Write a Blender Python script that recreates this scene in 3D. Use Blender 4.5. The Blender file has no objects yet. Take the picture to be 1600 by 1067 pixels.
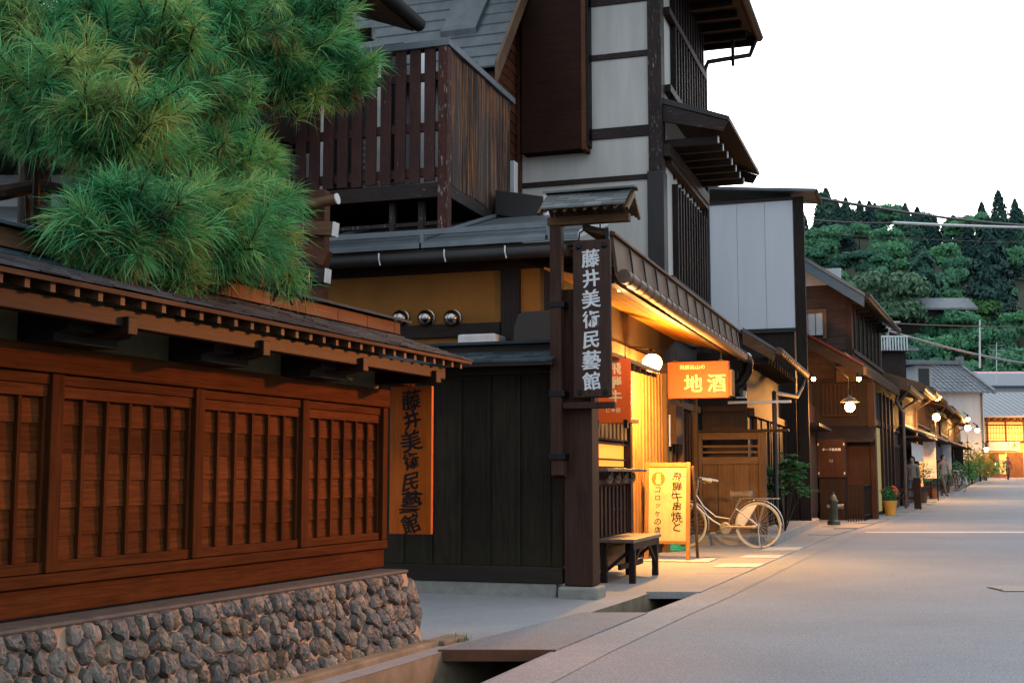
import bpy, math, random
import numpy as np
from mathutils import Vector, Matrix
R = math.radians
random.seed(7); rng = np.random.default_rng(11)
scn = bpy.context.scene
COL = scn.collection

# ------------------------------------------------------------------ camera, world, sun, exposure
FPX, CX, CY, HOR, CAMH = 1942.0, 800.0, 533.5, 742.0, 1.03      # focal length in photo pixels, photo centre, horizon row, tripod height
TH = math.atan((HOR-CY)/FPX)
cam = bpy.data.objects.new('camera', bpy.data.cameras.new('camera')); COL.objects.link(cam)
cam.data.sensor_width = 36.0; cam.data.lens = FPX/1600*36; cam.data.clip_start = .05; cam.data.clip_end = 4000
cam.location = (0, 0, CAMH); cam.rotation_euler = (R(90)+TH, 0, 0)
scn.camera = cam

world = bpy.data.worlds.new('World'); scn.world = world; world.use_nodes = True
wn, wl = world.node_tree.nodes, world.node_tree.links
sky = wn.new('ShaderNodeTexSky'); sky.sky_type = 'NISHITA'; sky.sun_disc = False
SUN_EL, SUN_ROT = R(10), R(12)
sky.sun_elevation = SUN_EL; sky.sun_rotation = SUN_ROT; sky.air_density = 1.0; sky.dust_density = 4.0; sky.ozone_density = 1.0
hs = wn.new('ShaderNodeHueSaturation'); hs.inputs['Saturation'].default_value = .22
wl.new(sky.outputs['Color'], hs.inputs['Color'])
cl = wn.new('ShaderNodeMix'); cl.data_type = 'RGBA'; cl.inputs[0].default_value = .6       # thin even evening cloud over the clear-sky gradient
wl.new(hs.outputs['Color'], cl.inputs[6]); cl.inputs[7].default_value = (6.6, 7.4, 8.3, 1)
wl.new(cl.outputs[2], wn['Background'].inputs['Color'])
wn['Background'].inputs['Strength'].default_value = .15
sun = bpy.data.objects.new('sun', bpy.data.lights.new('sun', 'SUN')); COL.objects.link(sun)
sun.data.energy = .5; sun.data.angle = R(45); sun.data.color = (1, .97, .93)
sun.rotation_euler = (R(90)-SUN_EL, 0, R(180)-SUN_ROT)
scn.view_settings.view_transform = 'Standard'; scn.view_settings.look = 'None'
scn.view_settings.exposure = 0.6; scn.view_settings.gamma = 1.0
scn.render.film_transparent = False
scn.cycles.use_denoising = True
scn.cycles.max_bounces = 6; scn.cycles.sample_clamp_indirect = 6.0

# ------------------------------------------------------------------ geometry helpers
S_, C_ = math.sin(TH), math.cos(TH)
def ray(x, y):
    u = (x-CX)/FPX; v = (CY-y)/FPX
    return (u, C_-v*S_, S_+v*C_)
def P(x, y, Y):
    r = ray(x, y); t = Y/r[1]
    return Vector((r[0]*t, Y, CAMH+r[2]*t))
def G(x, y, z=0):
    r = ray(x, y); t = (z-CAMH)/r[2]
    return Vector((r[0]*t, r[1]*t, z))
class Fr:
    """a street-aligned frame: a runs along the street (away), n to the right of it, z up"""
    def __init__(s, o, k):
        L = math.hypot(k, 1); s.o = (o[0], o[1]); s.d = (k/L, 1/L); s.n = (s.d[1], -s.d[0])
    def pt(s, a, n, z):
        return Vector((s.o[0]+a*s.d[0]+n*s.n[0], s.o[1]+a*s.d[1]+n*s.n[1], z))
    def az(s, x, y, n=0):
        r = ray(x, y); t = ((s.o[0]*s.n[0]+s.o[1]*s.n[1])+n)/(r[0]*s.n[0]+r[1]*s.n[1])
        return ((r[0]*t-s.o[0])*s.d[0]+(r[1]*t-s.o[1])*s.d[1], CAMH+r[2]*t)
    def nz(s, x, y, a=0):
        r = ray(x, y); t = ((s.o[0]*s.d[0]+s.o[1]*s.d[1])+a)/(r[0]*s.d[0]+r[1]*s.d[1])
        return ((r[0]*t-s.o[0])*s.n[0]+(r[1]*t-s.o[1])*s.n[1], CAMH+r[2]*t)
    def an(s, p):
        return ((p[0]-s.o[0])*s.d[0]+(p[1]-s.o[1])*s.d[1], (p[0]-s.o[0])*s.n[0]+(p[1]-s.o[1])*s.n[1])
W = Fr((0, 0), 0.0)
FF = Fr((-.512, 7.746), .414)       # the garden fence
FB = Fr((.44, 10.7), .33)           # the shop block
FS = Fr((7.26, 25.6), .41)          # the far row, origin on the road edge
class MB:
    def __init__(s): s.v = []; s.f = []
    def add(s, vs, fs):
        b = len(s.v); s.v += [tuple(v) for v in vs]; s.f += [tuple(i+b for i in f) for f in fs]; return s
    def hexa(s, p):
        return s.add(p, [(0,3,2,1),(4,5,6,7),(0,1,5,4),(1,2,6,5),(2,3,7,6),(3,0,4,7)])
    def box(s, f, a0, a1, n0, n1, z0, z1):
        return s.hexa([f.pt(a0,n0,z0), f.pt(a1,n0,z0), f.pt(a1,n1,z0), f.pt(a0,n1,z0), f.pt(a0,n0,z1), f.pt(a1,n0,z1), f.pt(a1,n1,z1), f.pt(a0,n1,z1)])
    def prism(s, f, prof, a0, a1):          # profile of (n, z) run along a
        k = len(prof); vs = [f.pt(a0,n,z) for n,z in prof]+[f.pt(a1,n,z) for n,z in prof]
        return s.add(vs, [tuple(range(k))[::-1], tuple(range(k,2*k))]+[(i,(i+1)%k,(i+1)%k+k,i+k) for i in range(k)])
    def prismn(s, f, prof, n0, n1):         # profile of (a, z) run along n
        k = len(prof); vs = [f.pt(a,n0,z) for a,z in prof]+[f.pt(a,n1,z) for a,z in prof]
        return s.add(vs, [tuple(range(k)), tuple(range(k,2*k))[::-1]]+[(i,i+k,(i+1)%k+k,(i+1)%k) for i in range(k)])
    def prismz(s, pts, z0, z1):
        k = len(pts); vs = [(x,y,z0) for x,y in pts]+[(x,y,z1) for x,y in pts]
        return s.add(vs, [tuple(range(k))[::-1], tuple(range(k,2*k))]+[(i,(i+1)%k,(i+1)%k+k,i+k) for i in range(k)])
    def tube(s, pts, r, seg=8, r2=None):
        pts = [Vector(p) for p in pts]; n = len(pts); vs = []; ref = None
        for i, p in enumerate(pts):
            t = (pts[min(i+1,n-1)]-pts[max(i-1,0)]).normalized()
            if ref is None: ref = Vector((0,0,1)) if abs(t.z) < .9 else Vector((1,0,0))
            u = t.cross(ref).normalized(); w = u.cross(t).normalized(); ref = w
            rr = r if r2 is None else r+(r2-r)*i/max(n-1,1)
            for k in range(seg):
                q = 2*math.pi*k/seg; vs.append(p+u*math.cos(q)*rr+w*math.sin(q)*rr)
        fs = [(i*seg+k, i*seg+(k+1)%seg, (i+1)*seg+(k+1)%seg, (i+1)*seg+k) for i in range(n-1) for k in range(seg)]
        fs += [tuple(range(seg))[::-1], tuple(range((n-1)*seg, n*seg))]
        return s.add(vs, fs)
    def beam(s, p, q, w, h, up=(0,0,1)):
        p, q = Vector(p), Vector(q); t = (q-p).normalized(); u = t.cross(Vector(up)).normalized(); v = u.cross(t).normalized()
        u *= w/2; v *= h/2
        return s.hexa([p-u-v, q-u-v, q+u-v, p+u-v, p-u+v, q-u+v, q+u+v, p+u+v])
    def lathe(s, c, prof, seg=14, axis=None):
        c = Vector(c); vs = []
        ax = Vector(axis or (0,0,1)).normalized(); u = ax.orthogonal().normalized(); w = ax.cross(u)
        for r, z in prof:
            for k in range(seg):
                q = 2*math.pi*k/seg; vs.append(c+u*r*math.cos(q)+w*r*math.sin(q)+ax*z)
        m = len(prof)
        fs = [(i*seg+k, i*seg+(k+1)%seg, (i+1)*seg+(k+1)%seg, (i+1)*seg+k) for i in range(m-1) for k in range(seg)]
        fs += [tuple(range(seg))[::-1], tuple(range((m-1)*seg, m*seg))]
        return s.add(vs, fs)
    def ball(s, c, r, seg=14, rings=8, sz=1.0):
        return s.lathe(c, [(max(r*math.sin(math.pi*i/rings), 1e-4), -r*sz*math.cos(math.pi*i/rings)) for i in range(rings+1)], seg)
    def torus(s, c, Rr, r, ax, seg=40, m=8):
        c = Vector(c); ax = Vector(ax).normalized(); u = ax.orthogonal().normalized(); w = ax.cross(u); vs = []
        for i in range(seg):
            q = 2*math.pi*i/seg; e = u*math.cos(q)+w*math.sin(q)
            for k in range(m):
                g = 2*math.pi*k/m; vs.append(c+e*(Rr+r*math.cos(g))+ax*r*math.sin(g))
        return s.add(vs, [(i*m+k, ((i+1)%seg)*m+k, ((i+1)%seg)*m+(k+1)%m, i*m+(k+1)%m) for i in range(seg) for k in range(m)])
    def build(s, name, mat, parent=None, bevel=0, smooth=False, loc=None):
        me = bpy.data.meshes.new(name)
        off = Vector(loc or (0,0,0))
        if parent is not None: off = ROOT[parent.name]
        me.from_pydata([Vector(v)-off for v in s.v], [], s.f); me.update()
        if mat is not None: me.materials.append(mat)
        o = bpy.data.objects.new(name, me); COL.objects.link(o)
        if smooth:
            me.polygons.foreach_set('use_smooth', [True]*len(me.polygons)); me.set_sharp_from_angle(angle=R(40))
        if bevel:
            b = o.modifiers.new('bevel', 'BEVEL'); b.width = bevel; b.segments = 2; b.limit_method = 'ANGLE'; b.angle_limit = R(50)
        if parent is not None: o.parent = parent; ROOT[o.name] = off
        else: o.location = off; ROOT[o.name] = off
        return o
ROOT = {}
def tag(o, label=None, cat=None, group=None, kind=None):
    if label: o['label'] = label
    if cat: o['category'] = cat
    if group: o['group'] = group
    if kind: o['kind'] = kind
    return o
def thing(name, loc, label, cat, group=None):
    o = bpy.data.objects.new(name, None); COL.objects.link(o); o.location = loc; o.empty_display_size = .2
    ROOT[o.name] = Vector(loc)
    return tag(o, label, cat, group)
def struct(o): o['kind'] = 'structure'; return o
def copy_tree(o, parent=None):
    c = o.copy(); COL.objects.link(c)
    if parent is not None: c.parent = parent
    for ch in list(o.children): copy_tree(ch, c)
    return c
def glyphs(body, size, origin, right, up, bold=0.0, jit=0.0, vertical=True, pitch=1.08, depth=.004, italic=0, widths=1.0):
    """an inscription as one extruded mesh; built-in font; origin = centre of the first character"""
    right, up = Vector(right).normalized(), Vector(up).normalized(); nrm = right.cross(up)
    mb = MB(); rnd = random.Random(body)
    for i, ch in enumerate(body):
        if ch == ' ': continue
        cu = bpy.data.curves.new('glyph', 'FONT'); cu.body = ch; cu.size = 1; cu.extrude = .5; cu.offset = bold*.3; cu.resolution_u = 3
        ob = bpy.data.objects.new('glyph', cu); COL.objects.link(ob); bpy.context.view_layer.update()
        me = bpy.data.meshes.new_from_object(ob.evaluated_get(bpy.context.evaluated_depsgraph_get()))
        vs = [v.co.copy() for v in me.vertices]; fs = [tuple(p.vertices) for p in me.polygons]
        bpy.data.objects.remove(ob); bpy.data.curves.remove(cu); bpy.data.meshes.remove(me)
        if not vs: continue
        x0, x1 = min(v.x for v in vs), max(v.x for v in vs); y0, y1 = min(v.y for v in vs), max(v.y for v in vs)
        cx, cy = ((x0+x1)/2, (y0+y1)/2) if (x1-x0) > .6 else ((x0+x1)/2, .36 if vertical else .36)
        ang = (rnd.random()-.5)*jit; sc = size*(1+(rnd.random()-.5)*jit*1.2); ca, sa = math.cos(ang), math.sin(ang)
        ph = rnd.random()*6
        st = -up*(i*pitch*size) if vertical else right*(i*pitch*size)
        out = []
        for v in vs:
            x, y = v.x-cx, v.y-cy
            if jit: x += jit*.12*math.sin(5*y+ph); y += jit*.1*math.sin(4.2*x+ph)
            y += italic*x
            x, y = x*ca-y*sa, x*sa+y*ca
            out.append(Vector(origin)+st+right*x*sc*widths+up*y*sc+nrm*(v.z*2*depth))
        mb.add(out, fs)
        if bold:
            for q, (ex, ey) in enumerate(((1,.3),(-1,-.3),(.3,-1))):
                mb.add([v+right*ex*bold*.75*size+up*ey*bold*.45*size+nrm*.00025*(q+1) for v in out], fs)
    return mb
# ------------------------------------------------------------------ materials
def mat_base(name):
    m = bpy.data.materials.new(name); m.use_nodes = True
    return m, m.node_tree.nodes, m.node_tree.links, m.node_tree.nodes['Principled BSDF']
def mixc(n, l, fac, a, b, mode='MIX'):
    x = n.new('ShaderNodeMix'); x.data_type = 'RGBA'; x.blend_type = mode
    for k, v in ((0, fac), (6, a), (7, b)):
        if isinstance(v, bpy.types.NodeSocket): l.new(v, x.inputs[k])
        else: x.inputs[k].default_value = v if k == 0 else (*v, 1)
    return x.outputs[2]
def noise(n, l, vec, scale, detail=4, rough=.6, dist=0):
    x = n.new('ShaderNodeTexNoise'); x.inputs['Scale'].default_value = scale; x.inputs['Detail'].default_value = detail
    x.inputs['Roughness'].default_value = rough; x.inputs['Distortion'].default_value = dist
    l.new(vec, x.inputs['Vector']); return x.outputs['Fac']
def ramp(n, l, fac, lo, hi):
    x = n.new('ShaderNodeMapRange'); x.inputs['From Min'].default_value = lo; x.inputs['From Max'].default_value = hi
    l.new(fac, x.inputs['Value']); return x.outputs['Result']
def mapping(n, l, scale, rotz=0):
    tc = n.new('ShaderNodeTexCoord'); mp = n.new('ShaderNodeMapping'); mp.inputs['Scale'].default_value = scale
    mp.inputs['Rotation'].default_value = (0, 0, rotz)
    l.new(tc.outputs['Object'], mp.inputs['Vector']); return mp.outputs['Vector'], tc.outputs['Object']
def bump(n, l, p, h, strength, dist=.01):
    b = n.new('ShaderNodeBump'); b.inputs['Strength'].default_value = strength; b.inputs['Distance'].default_value = dist
    l.new(h, b.inputs['Height']); l.new(b.outputs['Normal'], p.inputs['Normal'])
def wood(name, c1, c2, grain='z', rough=.62, vary=.35, wear=None, wear_amt=.0, moss=0, spec=.16, wscale=None):
    m, n, l, p = mat_base(name)
    sc = {'z': (22, 22, 1.3), 'h': (1.6, 1.6, 34)}[grain]
    v, obj = mapping(n, l, sc)
    g = noise(n, l, v, 2.2, 6, .65, .6)
    big = noise(n, l, obj, 1.7, 3)
    c = mixc(n, l, ramp(n, l, g, .3, .72), c1, c2)
    gi = n.new('ShaderNodeNewGeometry')
    dk = mixc(n, l, 1.0, (1-vary,)*3, (1+vary*.5,)*3)
    vr = n.new('ShaderNodeMix'); vr.data_type = 'RGBA'; l.new(gi.outputs['Random Per Island'], vr.inputs[0])
    vr.inputs[6].default_value = (1-vary, 1-vary, 1-vary, 1); vr.inputs[7].default_value = (1+vary*.5, 1+vary*.45, 1+vary*.4, 1)
    c = mixc(n, l, 1.0, c, vr.outputs[2], 'MULTIPLY')
    bb = n.new('ShaderNodeMix'); bb.data_type = 'RGBA'; l.new(ramp(n, l, big, .25, .75), bb.inputs[0])
    bb.inputs[6].default_value = (.62, .62, .64, 1); bb.inputs[7].default_value = (1.2, 1.17, 1.12, 1)
    c = mixc(n, l, 1.0, c, bb.outputs[2], 'MULTIPLY')
    if wear:
        v2, _ = mapping(n, l, wscale or ((55, 55, 9) if grain == 'z' else (9, 9, 55)))
        w = noise(n, l, v2, 1.0, 5, .7)
        c = mixc(n, l, ramp(n, l, w, .66-wear_amt, .72-wear_amt), c, wear)
    if moss:
        sx = n.new('ShaderNodeSeparateXYZ'); l.new(obj, sx.inputs[0])
        hz = n.new('ShaderNodeMapRange'); hz.inputs['From Min'].default_value = .2; hz.inputs['From Max'].default_value = .2+moss
        hz.inputs['To Min'].default_value = 1; hz.inputs['To Max'].default_value = 0; l.new(sx.outputs[2], hz.inputs['Value'])
        mm = n.new('ShaderNodeMath'); mm.operation = 'MULTIPLY'; l.new(hz.outputs['Result'], mm.inputs[0]); l.new(ramp(n, l, noise(n, l, obj, 5, 4), .3, .75), mm.inputs[1])
        c = mixc(n, l, mm.outputs[0], c, (.026,.032,.013))
    l.new(c, p.inputs['Base Color']); p.inputs['Roughness'].default_value = rough; p.inputs['Specular IOR Level'].default_value = spec
    bump(n, l, p, g, .35, .004)
    return m
def plain(name, col, rough=.6, metal=0, var=.18, scale=6, spec=.4, bmp=0, streak=False):
    m, n, l, p = mat_base(name)
    v, obj = mapping(n, l, (scale*2.5, scale*2.5, scale*.35) if streak else (scale,)*3)
    f = noise(n, l, v, 1, 5, .65)
    c = mixc(n, l, ramp(n, l, f, .28, .74), tuple(x*(1-var) for x in col), tuple(min(1, x*(1+var)) for x in col))
    l.new(c, p.inputs['Base Color']); p.inputs['Roughness'].default_value = rough; p.inputs['Metallic'].default_value = metal
    p.inputs['Specular IOR Level'].default_value = spec
    if bmp: bump(n, l, p, noise(n, l, obj, scale*12, 3), bmp, .003)
    return m
def emit(name, col, s):
    m, n, l, p = mat_base(name)
    p.inputs['Base Color'].default_value = (*col, 1); p.inputs['Emission Color'].default_value = (*col, 1); p.inputs['Emission Strength'].default_value = s
    return m
def leafmat(name, c1, c2, rough=.5, trans=.25, objvar=0.0, tint=False):
    m, n, l, p = mat_base(name)
    gi = n.new('ShaderNodeNewGeometry'); oi = n.new('ShaderNodeObjectInfo')
    fac = gi.outputs['Random Per Island']
    if tint:
        at = n.new('ShaderNodeAttribute'); at.attribute_name = 'tint'; fac = at.outputs['Fac']
    if tint:
        cr = n.new('ShaderNodeValToRGB'); l.new(fac, cr.inputs[0]); e = cr.color_ramp.elements; e[0].color = (*c1,1); e[1].color = (.33,.47,.14,1); x = e.new(.55); x.color = (*c2,1); c = cr.outputs[0]
    else:
        c = mixc(n, l, fac, c1, c2)
    if objvar:
        ov = n.new('ShaderNodeMix'); ov.data_type = 'RGBA'; l.new(oi.outputs['Random'], ov.inputs[0])
        ov.inputs[6].default_value = (1-objvar, 1-objvar, 1-objvar*.6, 1); ov.inputs[7].default_value = (1+objvar*1.2, 1+objvar*.9, 1+objvar*.3, 1)
        c = mixc(n, l, 1.0, c, ov.outputs[2], 'MULTIPLY')
    l.new(c, p.inputs['Base Color']); p.inputs['Roughness'].default_value = rough; p.inputs['Specular IOR Level'].default_value = .25
    t = n.new('ShaderNodeBsdfTranslucent'); l.new(c, t.inputs['Color'])
    ms = n.new('ShaderNodeMixShader'); ms.inputs[0].default_value = trans
    l.new(p.outputs[0], ms.inputs[1]); l.new(t.outputs[0], ms.inputs[2]); l.new(ms.outputs[0], n['Material Output'].inputs['Surface'])
    return m
M = {}
M['fence'] = wood('fence_wood', (.066,.021,.0065), (.15,.05,.0155), 'h', .8, .42, spec=.04)
M['fence_v'] = wood('fence_wood_upright', (.056,.0175,.0055), (.12,.04,.012), 'z', .8, .25, spec=.04)
M['beam'] = wood('beam_wood', (.02,.011,.007), (.042,.023,.013), 'h', .55, .25)
M['dark'] = wood('dark_wood', (.018,.013,.012), (.042,.03,.026), 'z', .6, .35)
M['dark_h'] = wood('dark_wood_level', (.018,.013,.012), (.042,.03,.026), 'h', .6, .3)
M['gate'] = wood('gate_boards', (.015,.011,.0075), (.036,.027,.018), 'z', .8, .35, moss=.3, spec=.15)
M['post'] = wood('sign_post_wood', (.035,.017,.012), (.075,.036,.024), 'z', .6, .2)
M['board'] = wood('sign_board_wood', (.042,.023,.018), (.085,.047,.036), 'z', .55, .15)
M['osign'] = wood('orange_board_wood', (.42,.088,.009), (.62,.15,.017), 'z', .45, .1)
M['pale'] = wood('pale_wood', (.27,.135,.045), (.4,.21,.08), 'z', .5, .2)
M['pale_h'] = wood('pale_wood_level', (.34,.19,.075), (.5,.3,.13), 'h', .5, .2)
M['mid'] = wood('mid_wood', (.11,.06,.03), (.2,.115,.06), 'z', .6, .3)
M['mid_h'] = wood('mid_wood_level', (.11,.06,.03), (.2,.115,.06), 'h', .6, .3)
M['slat'] = wood('worn_slat_wood', (.05,.021,.019), (.085,.037,.034), 'z', .6, .25, wear=(.3,.25,.24), wear_amt=.0)
M['peel'] = wood('peeling_post', (.055,.02,.015), (.09,.035,.028), 'z', .65, .1, wear=(.36,.33,.32), wear_amt=.07)
M['clad'] = wood('weathered_boards', (.035,.03,.03), (.09,.072,.066), 'z', .75, .5, wear=(.3,.12,.04), wear_amt=.13, wscale=(34,34,.9))
M['redclap'] = wood('red_clapboard', (.075,.028,.015), (.15,.058,.03), 'h', .6, .35)
M['brownbox'] = wood('brown_cladding', (.022,.008,.005), (.034,.013,.008), 'h', .75, .06, spec=.15)
M['timber'] = wood('frame_timber', (.022,.016,.016), (.05,.036,.034), 'h', .6, .2, wear=(.24,.22,.22), wear_amt=.03)
M['timber_v'] = wood('frame_timber_upright', (.022,.016,.016), (.05,.036,.034), 'z', .6, .15, wear=(.26,.24,.24), wear_amt=.06)
M['shingle'] = wood('shingle_wood', (.03,.045,.058), (.07,.095,.115), 'h', .85, .4, spec=.12)
M['shingle_light'] = wood('grey_shingle_wood', (.1,.115,.12), (.2,.225,.235), 'h', .6, .35)
M['brownedge'] = wood('shingle_edge', (.085,.05,.028), (.17,.1,.055), 'h', .7, .3)
M['fascia'] = wood('eave_board_wood', (.12,.075,.05), (.2,.125,.08), 'z', .6, .15)
M['benchtop'] = wood('bench_top', (.13,.1,.08), (.24,.2,.17), 'h', .5, .15)
M['ochre'] = plain('ochre_plaster', (.25,.105,.018), .85, var=.18, scale=2.5, bmp=.15)
M['cream'] = plain('cream_plaster', (.48,.485,.465), .85, var=.13, scale=1.6, bmp=.1, streak=True)
M['white'] = plain('white_panel', (.6,.64,.7), .6, var=.04, scale=2, streak=True)
M['whitewash'] = plain('white_plaster', (.55,.56,.57), .85, var=.14, scale=.6, streak=True)
M['olive'] = plain('olive_plaster', (.16,.13,.07), .9, var=.15, scale=4)
M['metalroof'] = plain('roof_sheet', (.13,.155,.175), .42, .35, var=.22, scale=3)
M['slate'] = plain('slate_roof', (.085,.105,.115), .5, .1, var=.3, scale=2.2, streak=True)
M['gutter'] = plain('dark_gutter', (.025,.024,.025), .6, .0, var=.2)
M['copper'] = plain('copper_gutter', (.13,.085,.06), .6, .25, var=.3, scale=8)
M['iron'] = plain('black_iron', (.016,.016,.018), .45, .6, var=.2)
M['chrome'] = plain('brushed_steel', (.42,.4,.38), .25, 1.0, var=.15)
M['silver'] = plain('silver_paint', (.5,.5,.49), .28, .85, var=.05)
M['tin'] = plain('pale_metal', (.55,.57,.6), .4, .4, var=.08)
M['rubber'] = plain('black_rubber', (.02,.02,.02), .7)
M['seatm'] = plain('brown_grey_vinyl', (.15,.13,.11), .5)
M['stonebase'] = plain('base_stone', (.22,.22,.2), .85, var=.25, scale=9, bmp=.4)
M['concrete'] = plain('concrete', (.27,.27,.26), .85, var=.16, scale=3, bmp=.35)
M['kerb'] = plain('mossy_kerb', (.2,.165,.11), .9, var=.4, scale=5, bmp=.5)
M['mortar'] = plain('mortar', (.34,.25,.17), .95, var=.25, scale=14, bmp=.5)
M['rust'] = plain('rust_side', (.14,.06,.03), .8, var=.3, scale=8)
M['hole'] = plain('gutter_mud', (.018,.016,.013), .9, var=.4)
M['slab'] = plain('pale_slab', (.5,.5,.47), .85, var=.12, scale=5, bmp=.3)
M['whitepaint'] = plain('white_paint', (.6,.6,.6), .6, var=.2)
M['ink'] = plain('black_ink', (.012,.01,.009), .6, var=.2)
M['chalk'] = plain('white_lettering', (.66,.67,.7), .7, var=.1, scale=20)
M['glass'] = plain('dark_glass', (.02,.02,.022), .25, var=.1, spec=.3)
M['easel'] = wood('easel_panel_wood', (.5,.4,.22), (.62,.51,.3), 'z', .55, .1)
M['red'] = plain('red_orange_board', (.75,.12,.012), .5, var=.05)
M['orange'] = plain('orange_board', (.45,.046,.001), .5, var=.05)
M['cream_ink'] = plain('cream_lettering', (.85,.72,.36), .6, var=.03)
M['redink'] = plain('red_lettering', (.6,.08,.03), .6, var=.05)
M['green_hose'] = plain('green_mat', (.015,.3,.16), .5, var=.2)
M['soil'] = plain('hill_soil', (.03,.045,.022), .95, var=.4, scale=.1)
M['bark'] = plain('dark_bark', (.035,.022,.016), .9, var=.5, scale=14, bmp=.8)
M['tile'] = plain('grey_tile', (.16,.18,.2), .5, var=.3, scale=1.2)
M['redroof'] = plain('red_metal_roof', (.11,.025,.022), .45, .2, var=.2)
M['brownwall'] = wood('brown_house_wall', (.045,.028,.024), (.09,.06,.05), 'h', .65, .25)
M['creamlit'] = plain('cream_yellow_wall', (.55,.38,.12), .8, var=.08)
M['pink'] = plain('pink_roof', (.62,.28,.34), .6, var=.06)
M['blue'] = plain('blue_roof', (.08,.13,.17), .5, var=.1)
M['greywall'] = plain('grey_wall', (.36,.38,.4), .8, var=.1)
M['lamp_glass'] = emit('lamp_glow', (1, .55, .16), 60)
M['globe'] = emit('globe_glow', (1, .62, .22), 22)
M['glow_wall'] = emit('lit_paper', (1, .36, .08), 1.0)
M['interior'] = emit('lit_interior', (1, .3, .03), 1.1)
def speckle(name, col, var=.35, rough=.85, patch=.16, tint=(1,1,1)):
    m, n, l, p = mat_base(name)
    tc = n.new('ShaderNodeTexCoord'); obj = tc.outputs['Object']
    f = noise(n, l, obj, 75, 3, .8); g = noise(n, l, obj, .55, 5, .6); h = noise(n, l, obj, 14, 4, .6)
    c = mixc(n, l, ramp(n, l, f, .3, .7), tuple(x*(1-var) for x in col), tuple(x*(1+var) for x in col))
    k = n.new('ShaderNodeMix'); k.data_type = 'RGBA'; l.new(ramp(n, l, g, .3, .7), k.inputs[0])
    k.inputs[6].default_value = (1-patch,)*3+(1,); k.inputs[7].default_value = (1+patch,)*3+(1,)
    c = mixc(n, l, 1, c, k.outputs[2], 'MULTIPLY')
    k = n.new('ShaderNodeMix'); k.data_type = 'RGBA'; l.new(ramp(n, l, h, .3, .7), k.inputs[0])
    k.inputs[6].default_value = (.92,.92,.92,1); k.inputs[7].default_value = (1.07,1.07,1.07,1)
    c = mixc(n, l, 1, c, k.outputs[2], 'MULTIPLY')
    l.new(c, p.inputs['Base Color']); p.inputs['Roughness'].default_value = rough; p.inputs['Specular IOR Level'].default_value = .3
    bump(n, l, p, f, .5, .004)
    return m
M['asphalt'] = speckle('asphalt', (.222,.245,.277), .6, patch=.12)
M['apron'] = speckle('pale_paving', (.28,.285,.295), .25)
M['cover'] = speckle('gutter_cover', (.19,.205,.225), .5)
M['ground'] = speckle('packed_earth', (.12,.11,.09), .3)
def stonemat():
    m, n, l, p = mat_base('field_stone')
    gi = n.new('ShaderNodeNewGeometry'); cr = n.new('ShaderNodeValToRGB'); l.new(gi.outputs['Random Per Island'], cr.inputs[0])
    e = cr.color_ramp.elements; e[0].color = (.075,.07,.066,1); e[1].color = (.27,.235,.19,1)
    x = e.new(.35); x.color = (.13,.125,.115,1); x = e.new(.65); x.color = (.18,.168,.145,1); x = e.new(.85); x.color = (.2,.145,.09,1)
    tc = n.new('ShaderNodeTexCoord'); f = noise(n, l, tc.outputs['Object'], 38, 6, .7, .8)
    c = mixc(n, l, ramp(n, l, f, .3, .75), (.6,.6,.6), (1.35,1.33,1.3))
    c = mixc(n, l, 1, cr.outputs[0], c, 'MULTIPLY'); l.new(c, p.inputs['Base Color']); p.inputs['Roughness'].default_value = .6
    bump(n, l, p, f, .6, .008); return m
M['stone'] = stonemat()
M['needle'] = leafmat('pine_needles', (.016,.09,.04), (.095,.48,.18), .45, .28, tint=True)
M['needle_old'] = leafmat('old_needles', (.1,.035,.01), (.16,.1,.03), .6, .3)
M['leaf'] = leafmat('broad_leaves', (.055,.2,.115), (.14,.4,.23), .55, .42, .4)
M['leaf_light'] = leafmat('light_leaves', (.05,.14,.05), (.11,.26,.08), .55, .25, .1)
M['leaf_red'] = leafmat('russet_leaves', (.07,.04,.035), (.13,.08,.06), .55, .2, .1)
M['cedar'] = leafmat('cedar_needles', (.016,.06,.055), (.04,.125,.095), .6, .1, .4)
M['shrub'] = leafmat('shrub_leaves', (.035,.16,.055), (.1,.36,.13), .4, .3)
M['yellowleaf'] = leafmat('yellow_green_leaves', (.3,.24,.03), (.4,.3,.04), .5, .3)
M['petal'] = plain('red_petals', (.55,.08,.04), .6)
M['potm'] = plain('yellow_pot', (.6,.32,.05), .6)
M['skin'] = plain('skin', (.45,.28,.2), .6, var=.05)
M['hair'] = plain('black_hair', (.015,.012,.011), .5)
for k, c in (('navy',(.04,.045,.07)),('greycloth',(.22,.22,.24)),('beige',(.42,.36,.29)),('redcloth',(.32,.07,.06)),('blackcloth',(.02,.02,.023))):
    M[k] = plain(k+'_cloth', c, .85, var=.1)
def lamp_light(p, power, col=(1,.5,.16), r=.06, name='lamp_light'):
    L = bpy.data.lights.new(name, 'POINT'); L.energy = power; L.color = col; L.shadow_soft_size = r
    o = bpy.data.objects.new(name, L); COL.objects.link(o); o.location = p; return o
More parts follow.
